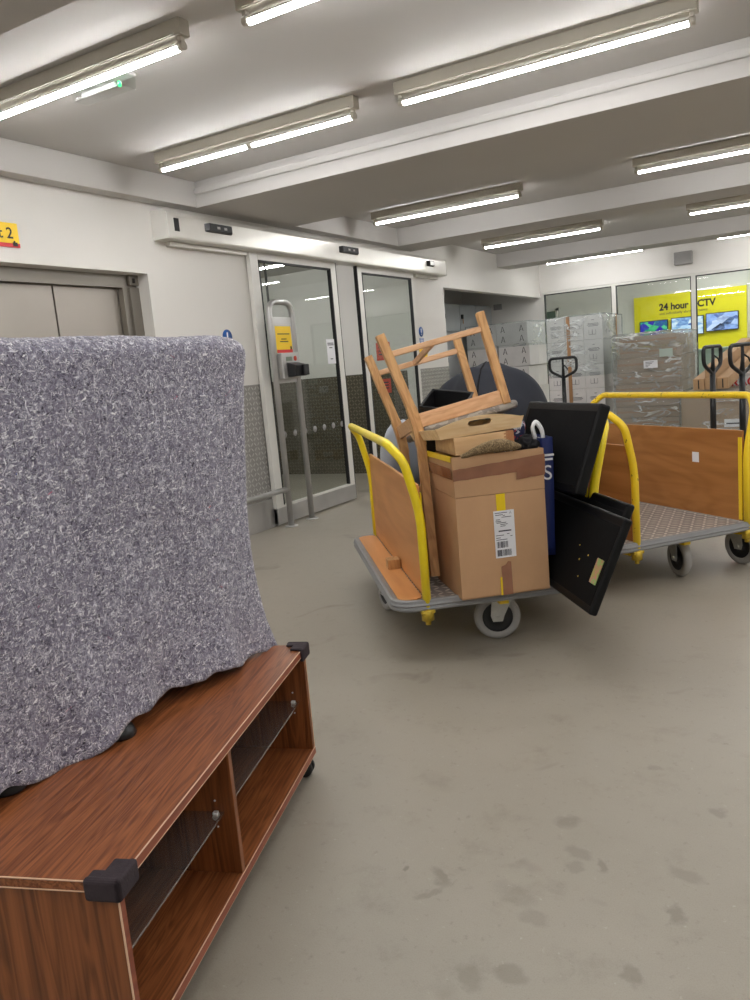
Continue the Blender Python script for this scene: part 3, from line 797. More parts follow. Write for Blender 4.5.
# ------------------------------------------------------------------ pallets of cartons
def pallet(loc, w, d, label):
    p = thing('pallet', label, 'pallet', loc, 0, 'pallets under the wrapped stacks')
    bm = newbm()
    n = 5
    for k in range(n): add_box(bm, (0, k * (d - 0.1) / (n - 1), 0.12), (w, k * (d - 0.1) / (n - 1) + 0.1, 0.14), 0.002)
    obj('deck_boards', bm, M['palletwood'], p)
    bm = newbm()
    for x in (0, w / 2 - 0.04, w - 0.08):
        add_box(bm, (x, 0, 0.0), (x + 0.08, d, 0.02), 0.002)
        for y in (0, d / 2 - 0.05, d - 0.1): add_box(bm, (x, y, 0.02), (x + 0.08, y + 0.1, 0.12), 0.002)
    obj('bearers', bm, M['palletwood'], p); return p
ORD = ['bottom', 'fourth', 'third', 'second', 'top']

def letter_a(bm, x, z, s, y):
    w = s * 0.11
    for sg in (-1, 1):
        add_prism(bm, [(x + sg * s * 0.36, y, z), (x + sg * (s * 0.36 - w), y, z), (x - sg * 0.0 * w + sg * w * 0.0, y, z + s * 0.9), (x + sg * w * 0.45, y, z + s)], (0, -0.0008, 0))
    add_box(bm, (x - s * 0.16, y - 0.0008, z + s * 0.26), (x + s * 0.1, y, z + s * 0.26 + w * 0.7))

def film_shell(name, label, lo, hi, mat, amp=0.012, seed=1, taper=0.0, skirt=0.0):
    bm = newbm(); t = bmesh.new()
    bmesh.ops.create_cube(t, size=1.0)
    bmesh.ops.subdivide_edges(t, edges=list(t.edges), cuts=13, use_grid_fill=True)
    bmesh.ops.delete(t, geom=[f for f in t.faces if f.calc_center_median().z < -0.49], context='FACES')
    s = [b - a for a, b in zip(lo, hi)]; c = [(a + b) / 2 for a, b in zip(lo, hi)]
    for v in t.verts:
        q = v.co.copy()
        p = Vector((c[0] + q.x * s[0], c[1] + q.y * s[1], c[2] + q.z * s[2]))
        k = noise.noise_vector(p * 6.0 + Vector((seed, seed, seed)))
        out = Vector((q.x if abs(q.x) > 0.49 else 0, q.y if abs(q.y) > 0.49 else 0, q.z if abs(q.z) > 0.49 else 0)).normalized() if max(abs(q.x), abs(q.y), abs(q.z)) > 0.49 else Vector()
        p += out * (abs(k.x) * amp + 0.003) + Vector((k.y, k.z, 0)) * amp * 0.15
        v.co = p
    for f in t.faces: f.smooth = True
    merge(bm, t)
    o = obj(name, bm, mat); tag(o, label, 'plastic wrap', 'stretch wrap round the stacks'); return o

# stack with drawings of bottles (in front of the window)
PX, PY = -3.17, 10.0; cw, ch, cd = 0.2355, 0.30, 0.345
pallet((PX, PY, 0), 0.71, 1.05, 'wooden pallet under the white carton stack in front of the window')
cols = ['left', 'middle', 'right']
def bottle_print(bm, kind):
    if kind == 0:
        for x in (0.07, 0.165):
            o = [(x - 0.032, -0.0006, 0.06), (x + 0.032, -0.0006, 0.06), (x + 0.032, -0.0006, 0.16), (x + 0.02, -0.0006, 0.2), (x + 0.012, -0.0006, 0.205), (x + 0.012, -0.0006, 0.225), (x - 0.012, -0.0006, 0.225), (x - 0.012, -0.0006, 0.205), (x - 0.02, -0.0006, 0.2), (x - 0.032, -0.0006, 0.16)]
            add_prism(bm, o, (0, -0.0006, 0))
        add_box(bm, (0.1, -0.001, 0.03), (0.135, 0, 0.04))
    else:
        for z, w in ((0.235, 0.03), (0.19, 0.13), (0.175, 0.15), (0.16, 0.12)): add_box(bm, (0.118 - w / 2, -0.001, z), (0.118 + w / 2, 0, z + 0.006))
        for x in (0.085, 0.13):
            for dx, dz in ((-0.02, 0), (0.02, 0)): add_box(bm, (x + dx - 0.0015, -0.001, 0.06), (x + dx + 0.0015, 0, 0.12))
            add_box(bm, (x - 0.02, -0.001, 0.058), (x + 0.02, 0, 0.062))
protos = {}
for r in range(5):
    for c in range(3):
        for d in range(3):
            if d > 0 and c < 2: continue
            kind = ((c == 2 and r == 4) or (c == 0 and r < 3)) and 0 or 1
            lab = 'white printed carton, %s row, %s column of the window stack' % (ORD[r], cols[c]) if d == 0 else 'white carton on the side of the window stack, %s row, %s from front' % (ORD[r], ['', 'second', 'third'][d])
            loc = (PX + c * cw + 0.001, PY + d * cd, 0.14 + r * ch)
            key = (kind, d > 0)
            if key not in protos:
                o = thing('carton', lab, 'carton', loc, 0, 'white cartons with bottle drawings')
                boxobj('box', (0.001, 0, 0.001), (cw - 0.001, cd - 0.003, ch - 0.002), M['whitebox'], o, 0.004)
                if d == 0:
                    bm = newbm(); bottle_print(bm, kind); obj('print', bm, M['ink'], o)
                protos[key] = o
            else: dup(protos[key], loc, 0, lab)
film_shell('stretch_wrap', 'clear crinkled wrap round the white carton stack with bottle drawings', (PX - 0.006, PY - 0.01, 0.9), (PX + 0.712, PY + 1.045, 1.648), M['film'], 0.014, 3)
st = thing('carton_strap', 'brown packing strap down the front of the bottle carton stack', 'strap', (PX + 0.26, PY - 0.012, 0.0)); boxobj('band', (0, -0.003, 0), (0.045, 0, 1.645), M['strap'], st)
st = thing('carton_strap', 'brown packing strap down the side of the bottle carton stack', 'strap', (PX + 0.728, PY + 0.6, 0.0)); boxobj('band', (0, 0, 0), (0.003, 0.06, 1.645), M['strap'], st)

# stack with letter marks, half in the alcove
QX, QY = -4.70, 11.0; qw, qh, qd = 0.468, 0.311, 0.405
pallet((QX, QY, 0), 0.94, 0.82, 'wooden pallet under the letter-marked cartons in the alcove')
proto = None
for r in range(5):
    for c in range(2):
        for d in range(2):
            if d == 1 and c == 0: continue
            lab = 'white carton marked A, %s row %s side of the alcove stack' % (ORD[r], ['left', 'right'][c]) if d == 0 else 'white carton behind on the alcove stack, %s row' % ORD[r]
            loc = (QX + c * qw + (0.02 if r % 2 else 0) * (1 if c else 0), QY + d * (qd + 0.002), 0.14 + r * qh)
            if d == 0:
                if proto is None:
                    proto = thing('carton', lab, 'carton', loc, 0, 'white cartons marked with an A')
                    boxobj('box', (0.002, 0, 0.002), (qw - 0.002, qd, qh - 0.003), M['whitebox'], proto, 0.005)
                    bm = newbm()
                    for x in (0.1, 0.38):
                        for z in (0.04, 0.18): letter_a(bm, x, z, 0.09, -0.0005)
                    obj('mark', bm, M['inkblack'], proto)
                else: dup(proto, loc, 0, lab)
            else:
                o = thing('carton', lab, 'carton', loc, 0, 'white cartons marked with an A')
                boxobj('box', (0.002, 0, 0.002), (qw - 0.002, qd, qh - 0.003), M['whitebox'], o, 0.005)
film_shell('stretch_wrap', 'clear wrap over the upper rows of the alcove carton stack', (QX - 0.004, QY - 0.008, 1.36), (QX + 0.99, QY + 0.815, 1.70), M['film'], 0.012, 9)

# brown stack in heavy wrap
BX, BY = -2.17, 9.3
pallet((BX, BY, 0), 0.70, 1.2, 'wooden pallet under the brown shrink-wrapped carton stack')
z = 0.14; names = ['bottom', 'eighth', 'seventh', 'sixth', 'fifth', 'fourth', 'third', 'second', 'top']
for r, h in enumerate((0.13, 0.13, 0.13, 0.13, 0.13, 0.13, 0.16, 0.115, 0.125)):
    x0, x1 = (BX, BX + 0.70) if r < 5 else ((BX + 0.03, BX + 0.70) if r < 7 else (BX + 0.055, BX + 0.675))
    o = thing('carton', 'flat brown carton, %s layer%s of the shrink-wrapped stack' % (names[r], '' if r in (0, 8) else ' from the top'), 'carton', (x0, BY + random.uniform(0, 0.015), z), 0, 'flat brown cartons in heavy wrap')
    boxobj('box', (0, 0, 0.001), (x1 - x0, 1.15, h - 0.004), M['kraft'], o, 0.006)
    bm = newbm(); add_box(bm, (0.0, -0.0015, h * 0.45), (x1 - x0, 0, h * 0.62)); obj('tape', bm, M['strap'], o)
    z += h
wrp = film_shell('stretch_wrap', 'thick crumpled clear wrap round the flat brown carton stack', (BX - 0.012, BY - 0.02, 0.16), (BX + 0.715, BY + 1.19, 1.345), M['filmthick'], 0.03, 5)
pl = boxobj('delivery_label', (BX + 0.33, BY - 0.058, 0.955), (BX + 0.48, BY - 0.056, 1.04), M['paper'], wrp)
pl.rotation_euler = (0, 0, 0)
bm = newbm()
for k in range(4): add_box(bm, (BX + 0.35, BY - 0.0595, 0.97 + k * 0.016), (BX + 0.38 + 0.02 * k, BY - 0.0585, 0.976 + k * 0.016))
obj('print', bm, M['ink'], pl)
boxobj('packing_list', (BX + 0.50, BY - 0.052, 1.07), (BX + 0.64, BY - 0.05, 1.155), M['greenwhite'], wrp)['label'] = 'pale green packing list'

# low stack with long cartons on it
EX_, EY_ = -1.20, 7.62
pallet((EX_, EY_, 0), 0.90, 0.75, 'wooden pallet under low brown stack behind the empty trolley')
for k, (z0, z1, lab) in enumerate(((0.14, 0.40, 'brown carton at the bottom of the low stack behind the empty trolley'), (0.40, 0.75, 'brown carton on top of the low stack, with a small white label'))):
    o = thing('carton', lab, 'carton', (EX_, EY_, z0), 0, 'cartons of the low stack')
    boxobj('box', (0, 0, 0.001), (0.90, 0.72, z1 - z0 - 0.003), M['kraft'], o, 0.006)
    if k: 
        l_ = boxobj('label_sheet', (0.36, -0.002, 0.03), (0.50, -0.0005, 0.10), M['paper'], o)
        boxobj('label_print', (0.375, -0.003, 0.055), (0.485, -0.002, 0.067), M['ink'], l_)
film_shell('stretch_wrap', 'clear wrap round the low brown stack behind the empty trolley', (EX_ - 0.01, EY_ - 0.012, 0.15), (EX_ + 0.905, EY_ + 0.73, 0.757), M['film'], 0.012, 12)
FX, FY = -1.02, 8.62
pallet((FX, FY, 0), 0.9, 0.9, 'wooden pallet under the pale cartons behind the long cartons')
for k in range(3):
    o = thing('carton', 'pale brown carton taped FRAGILE, %s of the stack behind the pump trucks' % ['bottom', 'middle', 'top'][k], 'carton', (FX, FY, 0.14 + k * 0.240), 0, 'cartons behind the pump trucks')
    boxobj('box', (0, 0, 0.001), (0.9, 0.88, 0.237), M['whitebox'], o, 0.006)
    tp = boxobj('tape', (0.0, -0.002, 0.10), (0.9, -0.0005, 0.2), M['white'], o)
    text('lettering', 'FRAGILE   FRAGILE', 0.115, M['signred'], tp, (0.08, -0.003, 0.112), (PI / 2, 0, 0), 0.0005, 0.004)
proto = None
for i, (x, dz, lab) in enumerate(((-1.10, 0, 'long narrow carton on the low stack, left of three'), (-1.00, 0.0, 'long narrow carton on the low stack, middle of three'), (-0.90, 0.0, 'long narrow carton on the low stack, right of three'), (-1.05 + .05, 0.105, 'long narrow carton lying on top of the other long cartons'))):
    e_ = (R(7.5), 0, R(-5))
    if proto is None:
        proto = thing('long_carton', lab, 'carton', (x, 7.66, 0.768), 0, 'long narrow cartons', e_)
        boxobj('box', (0.002, 0, 0), (0.096, 1.7, 0.10), M['kraft2'], proto, 0.004)
        bm = newbm(); add_box(bm, (0.044, -0.001, 0.01), (0.054, 0, 0.09)); obj('end_seam', bm, M['inkblack'], proto)
    else:
        o = dup(proto, (x, 7.66, 0.768 + dz), None, lab); o.rotation_euler = e_

# pump trucks
def pump_truck(loc, rot, label, lw=0.30):
    o = thing('pump_truck', label, 'pallet truck', loc, rot, 'pump trucks by the pallets')
    bm = newbm(); add_cyl(bm, (0, 0, 0.30), (0, 0, 0.95), 0.024, 0.022); obj('stem', bm, M['blackplastic'], o)
    bm = newbm(); hw = lw / 2
    pts = fillet([(0, 0, 0.93), (-hw, 0, 1.01), (-hw * 1.02, 0, 1.15), (hw * 1.02, 0, 1.15), (hw, 0, 1.00), (0, 0, 0.93)], 0.045, 5)
    add_tube(bm, pts[:-1], 0.0155, 10, closed=True); obj('handle_loop', bm, M['blackplastic'], o)
    bm = newbm(); add_tube(bm, [(0, 0, 0.94), (0.0, -0.005, 1.04), (0.0, -0.005, 1.14)], [0.02, 0.013, 0.011], 10); add_tube(bm, [(0.0, -0.01, 1.08), (0.04, -0.03, 1.05), (0.06, -0.03, 1.02)], 0.007, 8); obj('release_lever', bm, M['black'], o)
    bm = newbm(); add_box(bm, (-0.07, -0.06, 0.10), (0.07, 0.09, 0.34), 0.02); add_cyl(bm, (0, 0.02, 0.34), (0, 0.02, 0.42), 0.035); obj('pump_body', bm, M['signred'], o)
    for x in (-0.05, 0.05):
        bm = newbm(); add_lathe(bm, [(0, -0.022), (0.07, -0.022), (0.08, -0.014), (0.08, 0.014), (0.07, 0.022), (0, 0.022)], (x, 0, 0.08), 'X', 24); obj('steer_wheel', bm, M['black'], o)
    return o
pump_truck((-2.62, 8.8, 0), R(0), 'black pump truck handle standing before the bottle carton stack')
pump_truck((-0.855, 7.0, 0), R(72), 'black pump truck handle behind the empty trolley, left of the two side by side', 0.30)
pump_truck((-0.595, 6.55, 0), R(66), 'black pump truck handle at the right edge, behind the empty trolley', 0.32)

# ------------------------------------------------------------------ platform trolleys
TL, TW = 0.95, 1.42      # across, along
def trolley(K, yaw, label, worn, base_ply, wheel_rots, wheel_at, xr):
    ex = Vector((math.cos(yaw), math.sin(yaw), 0)); ey = Vector((-math.sin(yaw), math.cos(yaw), 0))
    cx, cy = TL / 2, TW / 2
    o = thing('platform_trolley', label, 'trolley', Vector(K) + ex * cx + ey * cy, yaw)
    def P(x, y, z): return (x - cx, y - cy, z)
    bm = newbm(); poly = [P(x, y, 0.226) for x, y in rrect(0.012, 0.012, TL - 0.012, TW - 0.012, 0.075, 8)]
    add_prism(bm, poly, (0, 0, 0.031)); obj('deck', bm, M['tread_deck'], o)
    bm = newbm()
    sect = [(-0.002, 0.222), (0.012, 0.220), (0.017, 0.228), (0.013, 0.237), (0.018, 0.244), (0.014, 0.252), (0.012, 0.262), (0.004, 0.266), (-0.018, 0.262), (-0.018, 0.222)]
    base = rrect(0.012, 0.012, TL - 0.012, TW - 0.012, 0.08, 10); n = len(base); rings = []
    for i in range(n):
        a, b = Vector(base[i - 1]), Vector(base[(i + 1) % n]); t = (b - a).normalized(); nn = Vector((t.y, -t.x))
        rings.append([bm.verts.new(P(base[i][0] + nn.x * d, base[i][1] + nn.y * d, z)) for d, z in sect])
    for i in range(n):
        A, B = rings[i], rings[(i + 1) % n]
        for k in range(len(sect)):
            bm.faces.new((A[k], A[(k + 1) % len(sect)], B[(k + 1) % len(sect)], B[k]))
    obj('bumper', bm, M['bumper'], o)
    bm = newbm()
    for y in (0.25, 0.7, 1.15): add_box(bm, P(0.06, y - 0.02, 0.195), P(TL - 0.06, y + 0.02, 0.226))
    for x in (0.14, 0.475, xr): add_box(bm, P(x - 0.02, 0.05, 0.19), P(x + 0.02, TW - 0.05, 0.226))
    obj('chassis', bm, M['yelworn'], o)
    ym = M['yelworn'] if worn else M['yellow']
    for sx, x0 in ((-1, 0.14), (1, xr)):
        ya, yb = 0.015, TW - 0.015
        pts = [P(x0, ya, 0.19), P(x0, ya, 0.62), P(x0 + sx * 0.05, ya, 0.835), P(x0 + sx * 0.100, ya + 0.07, 0.905), P(x0 + sx * 0.100, yb - 0.07, 0.905), P(x0 + sx * 0.05, yb, 0.835), P(x0, yb, 0.62), P(x0, yb, 0.19)]
        bm = newbm(); add_tube(bm, fillet(pts, [0.08, 0.04, 0.04, 0.04, 0.04, 0.08], 6), 0.0185, 16); h = obj('handle', bm, ym, o)
        for y in (0.046, TW - 0.046): boxobj('board_bracket', P(x0 - 0.003 - sx * 0.0125, y - 0.012, 0.27), P(x0 + 0.003 - sx * 0.0125, y + 0.012, 0.70), ym, h, 0.002)
        bd = newbm(); xi = x0 - sx * 0.002
        top = 0.735
        add_box(bd, P(xi - 0.007, 0.036, 0.262), P(xi + 0.007, TW - 0.036, top), 0.003)
        obj('end_board', bd, M['plyworn'] if worn else M['ply'], o)
        for y in (0.018, TW - 0.018):
            c = newbm(); add_cyl(c, P(x0, y, 0.175), P(x0, y, 0.222), 0.027, seg=10); add_box(c, P(x0 - 0.03, y - 0.02, 0.205), P(x0 + 0.03, y + 0.02, 0.222), 0.004); add_cyl(c, P(x0, y, 0.155), P(x0, y, 0.18), 0.012, seg=8)
            obj('clamp', c, M['brass'], o)
    if base_ply:
        bm = newbm(); add_prism(bm, [P(x, y, 0.2572) for x, y in rrect(0.03, 0.03, 0.13, TW - 0.035, 0.045, 6)], (0, 0, 0.008)); obj('base_plate', bm, M['ply'], o)
        boxobj('stop_block', P(0.07, 0.55, 0.265), P(0.130, 0.62, 0.31), M['oak'], o, 0.003)
    # casters: mid front, mid back and one at each side
    for (x, y), wr in zip(wheel_at, wheel_rots):
        mt = Matrix.Translation(P(x, y, 0)) @ Matrix.Rotation(wr, 4, 'Z')
        bm = newbm(); add_lathe(bm, [(0.066, -0.018), (0.09, -0.02), (0.099, -0.012), (0.101, 0), (0.099, 0.012), (0.09, 0.02), (0.066, 0.018), (0.066, -0.018)], (0, 0, 0.101), 'X', 36, mt, False); w = obj('caster_wheel', bm, M['tyre'], o)
        bm = newbm(); add_lathe(bm, [(0.0, -0.022), (0.02, -0.022), (0.022, -0.012), (0.055, -0.01), (0.067, -0.018), (0.067, 0.018), (0.055, 0.01), (0.022, 0.012), (0.02, 0.022), (0, 0.022)], (0, 0, 0.101), 'X', 30, mt); obj('hub', bm, M['blackplastic'], w)
        bm = newbm()
        for sx in (-1, 1):
            X0 = sx * 0.028; t2 = bmesh.new()
            pl_ = [(X0, -0.022, 0.085), (X0, 0.02, 0.085), (X0, 0.028, 0.11), (X0, 0.075, 0.205), (X0, -0.02, 0.205), (X0, -0.03, 0.11)]
            add_prism(t2, pl_, (0.004 * sx, 0, 0)); merge(bm, t2, mt)
            t2 = bmesh.new(); add_cyl(t2, (sx * 0.03, 0, 0.101), (sx * 0.04, 0, 0.101), 0.01, seg=8); merge(bm, t2, mt)
        t2 = bmesh.new(); add_box(t2, (-0.034, -0.035, 0.196), (0.034, 0.08, 0.206)); merge(bm, t2, mt)
        obj('fork', bm, M['zinc'], w)
    return o
YT = R(38.2); YA = R(37.0); K1 = Vector((-1.53, 2.66, 0))
YB2 = R(50.0); K2 = Vector((-0.905, 3.745, 0))
view1 = YA
trolley(K1, YT, 'loaded platform trolley with yellow end hoops and orange boards, heaped with furniture', False, True, (R(-100) , R(-60), R(10), R(20)), ((0.475, 0.17), (0.475, TW - 0.17), (0.085, 0.78), (TL - 0.085, 0.78)), 0.868)
trolley(K2, YB2, 'empty platform trolley with scuffed yellow hoops and bare tread plate deck', True, False, (R(-12), R(30), R(10), R(5)), ((0.51, 0.15), (0.475, TW - 0.17), (0.085, 0.9), (0.915, 0.14)), 0.832)
EXa = Vector((math.cos(YA), math.sin(YA), 0)); EYa = Vector((-math.sin(YA), math.cos(YA), 0))
def TP(x, y, z=0.0): return K1 + EXa * x + EYa * y + Vector((0, 0, z))
DZK = 0.2585      # deck top
tk = thing('price_tag', 'white square sticker on the scuffed back board of the empty trolley', 'sticker', K2 + Vector((math.cos(YB2), math.sin(YB2), 0)) * 0.8215 + Vector((-math.sin(YB2), math.cos(YB2), 0)) * 0.365 + Vector((0, 0, 0.548)), YB2)
boxobj('sheet', (-0.001, -0.025, 0), (0.0, 0.025, 0.055), M['paper'], tk)

# ------------------------------------------------------------------ load on the trolley
# big carton
bw, bd_, bh = 0.372, 0.375, 0.415
bx = thing('cardboard_box', 'big open brown cardboard box with white shipping label on the loaded trolley', 'box', TP(0.274, -0.046, DZK + 0.0005), YA + R(3.4))
bm = newbm(); t = 0.005
add_box(bm, (0, 0, 0), (bw, bd_, 0.005)); add_box(bm, (0, 0, 0), (bw, t, bh)); add_box(bm, (0, bd_ - t, 0), (bw, bd_, bh)); add_box(bm, (0, t, 0), (t, bd_ - t, bh)); add_box(bm, (bw - t, t, 0), (bw, bd_ - t, bh))
obj('body', bm, M['carton'], bx)
for nm, poly, vec in (('front', [(0.0, -0.001, bh + 0.002), (bw, -0.001, bh + 0.002), (bw - 0.004, -0.010, bh + 0.166), (-0.006, -0.010, bh + 0.164)], (0, 0.005, 0)),
                      ('left', [(0, 0.0, bh + 0.002), (0, bd_, bh + 0.002), (-0.012, bd_ + 0.01, bh + 0.158), (-0.010, -0.004, bh + 0.164)], (0.005, 0, 0)),
                      ('right', [(bw, 0.0, bh + 0.002), (bw, bd_, bh + 0.002), (bw + 0.004, bd_ + 0.01, bh + 0.16), (bw + 0.002, -0.004, bh + 0.164)], (-0.005, 0, 0)),
                      ('back', [(0.0, bd_, bh + 0.002), (bw, bd_, bh + 0.002), (bw, bd_ + 0.01, bh + 0.15), (0, bd_ + 0.01, bh + 0.15)], (0, -0.005, 0))):
    bm = newbm(); add_prism(bm, poly, vec); obj('flap', bm, M['carton'], bx)
bm = newbm()     # crumpled brown tape round the flaps
def band(bm, p0, p1, z0, z1, z2, z3, out, n=14, seed=0):
    p0, p1, out = Vector(p0), Vector(p1), Vector(out); lo, hi = [], []
    for i in range(n + 1):
        a = i / n; p = p0.lerp(p1, a)
        k = noise.noise(Vector((a * 9, seed, 0))) * 0.003
        lo.append(bm.verts.new(p + out * (0.003 + abs(k)) + Vector((0, 0, z0 + (z2 - z0) * a + k)))); hi.append(bm.verts.new(p + out * (0.010 + abs(k) * 0.5) + Vector((0, 0, z1 + (z3 - z1) * a + k))))
    for i in range(n): bm.faces.new((lo[i], lo[i + 1], hi[i + 1], hi[i]))
band(bm, (-0.006, -0.0035, bh), (bw + 0.002, -0.0035, bh), 0.070, 0.115, 0.085, 0.142, (0, -1, 0))
band(bm, (-0.005, bd_, bh), (-0.005, -0.003, bh), 0.07, 0.118, 0.075, 0.122, (-1, 0, 0), seed=3)
band(bm, (bw * 0.68, -0.004, bh), (bw + 0.002, -0.004, bh), 0.050, 0.09, 0.058, 0.12, (0, -1, 0), 8, seed=5)
obj('tape', bm, M['tape'], bx)
boxobj('tape', (bw * 0.445, -0.002, 0.345), (bw * 0.545, -0.0004, bh), M['tapey'], bx)['label'] = 'yellow tape above the label'
boxobj('tape', (bw * 0.44, -0.003, 0.0), (bw * 0.475, -0.0004, 0.075), M['tapey'], bx)['label'] = 'yellow tape at the foot'
bm = newbm(); add_prism(bm, [(bw * 0.46, -0.0035, 0), (bw * 0.575, -0.0035, 0), (bw * 0.57, -0.0035, 0.135), (bw * 0.54, -0.0035, 0.138), (bw * 0.51, -0.0035, 0.125), (bw * 0.46, -0.0035, 0.118)], (0, 0.0025, 0)); obj('tape', bm, M['tape'], bx)
bm = newbm(); add_prism(bm, [(-0.0145, bd_, bh + 0.140), (-0.0125, -0.006, bh + 0.146), (-0.0130, -0.006, bh + 0.166), (-0.0150, bd_, bh + 0.160)], (0.0012, 0, 0)); add_prism(bm, [(-0.0155, bd_, bh + 0.160), (-0.0125, -0.006, bh + 0.1655), (-0.003, -0.006, bh + 0.1655), (-0.005, bd_, bh + 0.160)], (0, 0, 0.0012)); o_ = obj('tape', bm, M['tapey'], bx); o_['label'] = 'yellow tape along left flap'
lb = boxobj('shipping_label', (bw * 0.405, -0.003, 0.155), (bw * 0.635, -0.0006, 0.347), M['paper'], bx)
bm = newbm()
lx0, lx1 = bw * 0.405, bw * 0.635; lw_ = lx1 - lx0
random.seed(3)
for z, a, b in ((0.337, .06, .66), (0.329, .08, .45), (0.326, .45, .55), (0.319, .38, .85), (0.31, .1, .3), (0.303, .08, .35), (0.297, .12, .6), (0.29, .3, .66), (0.283, .3, .55), (0.262, .2, .82), (0.246, .06, .45), (0.25, .6, .72), (0.236, .06, .28), (0.228, .06, .6), (0.24, .76, .86)):
    add_box(bm, (lx0 + a * lw_, -0.0036, z), (lx0 + b * lw_, -0.003, z + (0.005 if z == 0.262 else 0.0025)))
for z0, z1, x1 in ((0.196, 0.222, 0.64), (0.162, 0.188, 0.78)):
    x = 0.08
    while x < x1:
        w_ = random.choice((0.012, 0.02, 0.035)); add_box(bm, (lx0 + x * lw_, -0.0036, z0), (lx0 + min(x + w_, x1) * lw_, -0.003, z1)); x += w_ + random.choice((0.012, 0.02, 0.03))
for sg in (-1, 1): add_prism(bm, [(lx0 + lw_ * (0.82 + sg * 0.05), -0.003, 0.332), (lx0 + lw_ * (0.82 + sg * 0.03), -0.003, 0.332), (lx0 + lw_ * 0.82, -0.003, 0.343)], (0, -0.0006, 0))
obj('label_print', bm, M['ink'], lb)
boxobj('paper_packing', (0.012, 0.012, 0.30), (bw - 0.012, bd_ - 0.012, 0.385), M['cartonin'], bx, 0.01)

ZF = DZK + bh + 0.12      # top of the flaps
# wooden box
wb = thing('wooden_box', 'shallow pale wooden box with finger joints on the open cardboard box', 'box', TP(0.298, 0.006, ZF + 0.044), YA + R(5), None, (0, R(-2.0), YA + R(5)))
bm = newbm(); W_, D_, H_ = 0.252, 0.27, 0.070
wbx = newbm(); add_box(wbx, (0, 0, 0), (W_, 0.012, H_), 0.003); add_box(wbx, (0, D_ - 0.012, 0), (W_, D_, H_), 0.003); add_box(wbx, (0.0, 0.0, 0.0), (W_, D_, 0.008)); add_box(wbx, (0.006, 0.006, H_ - 0.012), (W_ - 0.006, D_ - 0.006, H_ - 0.002)); obj('body', wbx, M['pine'], wb)
for x0, x1, mt in ((0, 0.012, 'pine'), (W_ - 0.034, W_, 'endgrain')):
    b2 = newbm(); add_box(b2, (x0, -0.0006, 0), (x1, D_, H_), 0.002)
    for k in range(5): add_box(b2, (x0 - (0.008 if x0 else 0), -0.0012, 0.006 + k * 0.0125), (x1 + (0.008 if not x0 else 0), 0.0, 0.0125 + k * 0.0125))
    obj('jointed_end', b2, M['endgrain'] if x0 else M['pine'], wb)
bm.free()
# tray
tr = thing('serving_tray', 'pale wooden serving tray with cut-out handle under the upturned chair', 'tray', TP(0.243, 0.012, ZF + 0.112), 0, None, (R(-4.5), R(-3.2), YA + R(3)))
TWD, TDP = 0.335, 0.48
def tray_side(bm, n=50, hole=True, y0=0.0, lean=-0.018, th=0.010):
    # arched panel with an oblong hand hole, made of a top and bottom run of quads
    def top(a): return 0.042 + 0.030 * math.sin(PI * a)
    hx0, hx1, hz0, hz1 = 0.36, 0.64, 0.036, 0.054
    outer = [(a / n, top(a / n)) for a in range(n + 1)]
    rows = []
    for a in range(n + 1):
        u = a / n; k = abs(u - 0.5)
        if hole and hx0 < u < hx1:
            s = math.sqrt(max(0, 1 - ((k / (0.14)) ** 6)))
            mid = 0.045; h = 0.0115 * s
            rows.append((u, 0.0, mid - h, mid + h, top(u)))
        else: rows.append((u, 0.0, 0.045 if hole else 0.02, 0.045 if hole else 0.02, top(u)))
    def V(u, z, dy): 
        ext = z * 0.35
        return bm.verts.new(((u * (TWD + 2 * ext)) - ext, y0 + lean * (z / 0.07) + dy, z))
    for dy in (0, th):
        pass
    quads = []
    grid = {}
    for i, rw in enumerate(rows):
        for j, z in enumerate(rw[1:]):
            for d, dy in enumerate((0, th)): grid[i, j, d] = V(rw[0], z, dy)
    for i in range(n):
        for j in (0, 2):
            for d in (0, 1): bm.faces.new((grid[i, j, d], grid[i + 1, j, d], grid[i + 1, j + 1, d], grid[i, j + 1, d]))
        for j in (0, 1, 2, 3): bm.faces.new((grid[i, j, 0], grid[i + 1, j, 0], grid[i + 1, j, 1], grid[i, j, 1]))
    for i in (0, n):
        for j in (0, 2): bm.faces.new((grid[i, j, 0], grid[i, j + 1, 0], grid[i, j + 1, 1], grid[i, j, 1]))
    bmesh.ops.remove_doubles(bm, verts=list(bm.verts), dist=1e-5)
bm = newbm(); tray_side(bm); obj('handle_panel', bm, M['tray'], tr)
bm = newbm(); tray_side(bm, y0=TDP, lean=0.018); obj('handle_panel', bm, M['tray'], tr)
bm = newbm(); add_box(bm, (0, 0.0, 0), (TWD, TDP + 0.01, 0.007)); obj('base', bm, M['tray'], tr)
for x, sx in ((0, -1), (TWD, 1)):
    bm = newbm(); add_prism(bm, [(x, 0, 0), (x, TDP + 0.01, 0), (x + sx * 0.014, TDP + 0.02, 0.042), (x + sx * 0.014, -0.01, 0.042)], (-sx * 0.009, 0, 0), 0.0015); obj('side_panel', bm, M['tray'], tr)

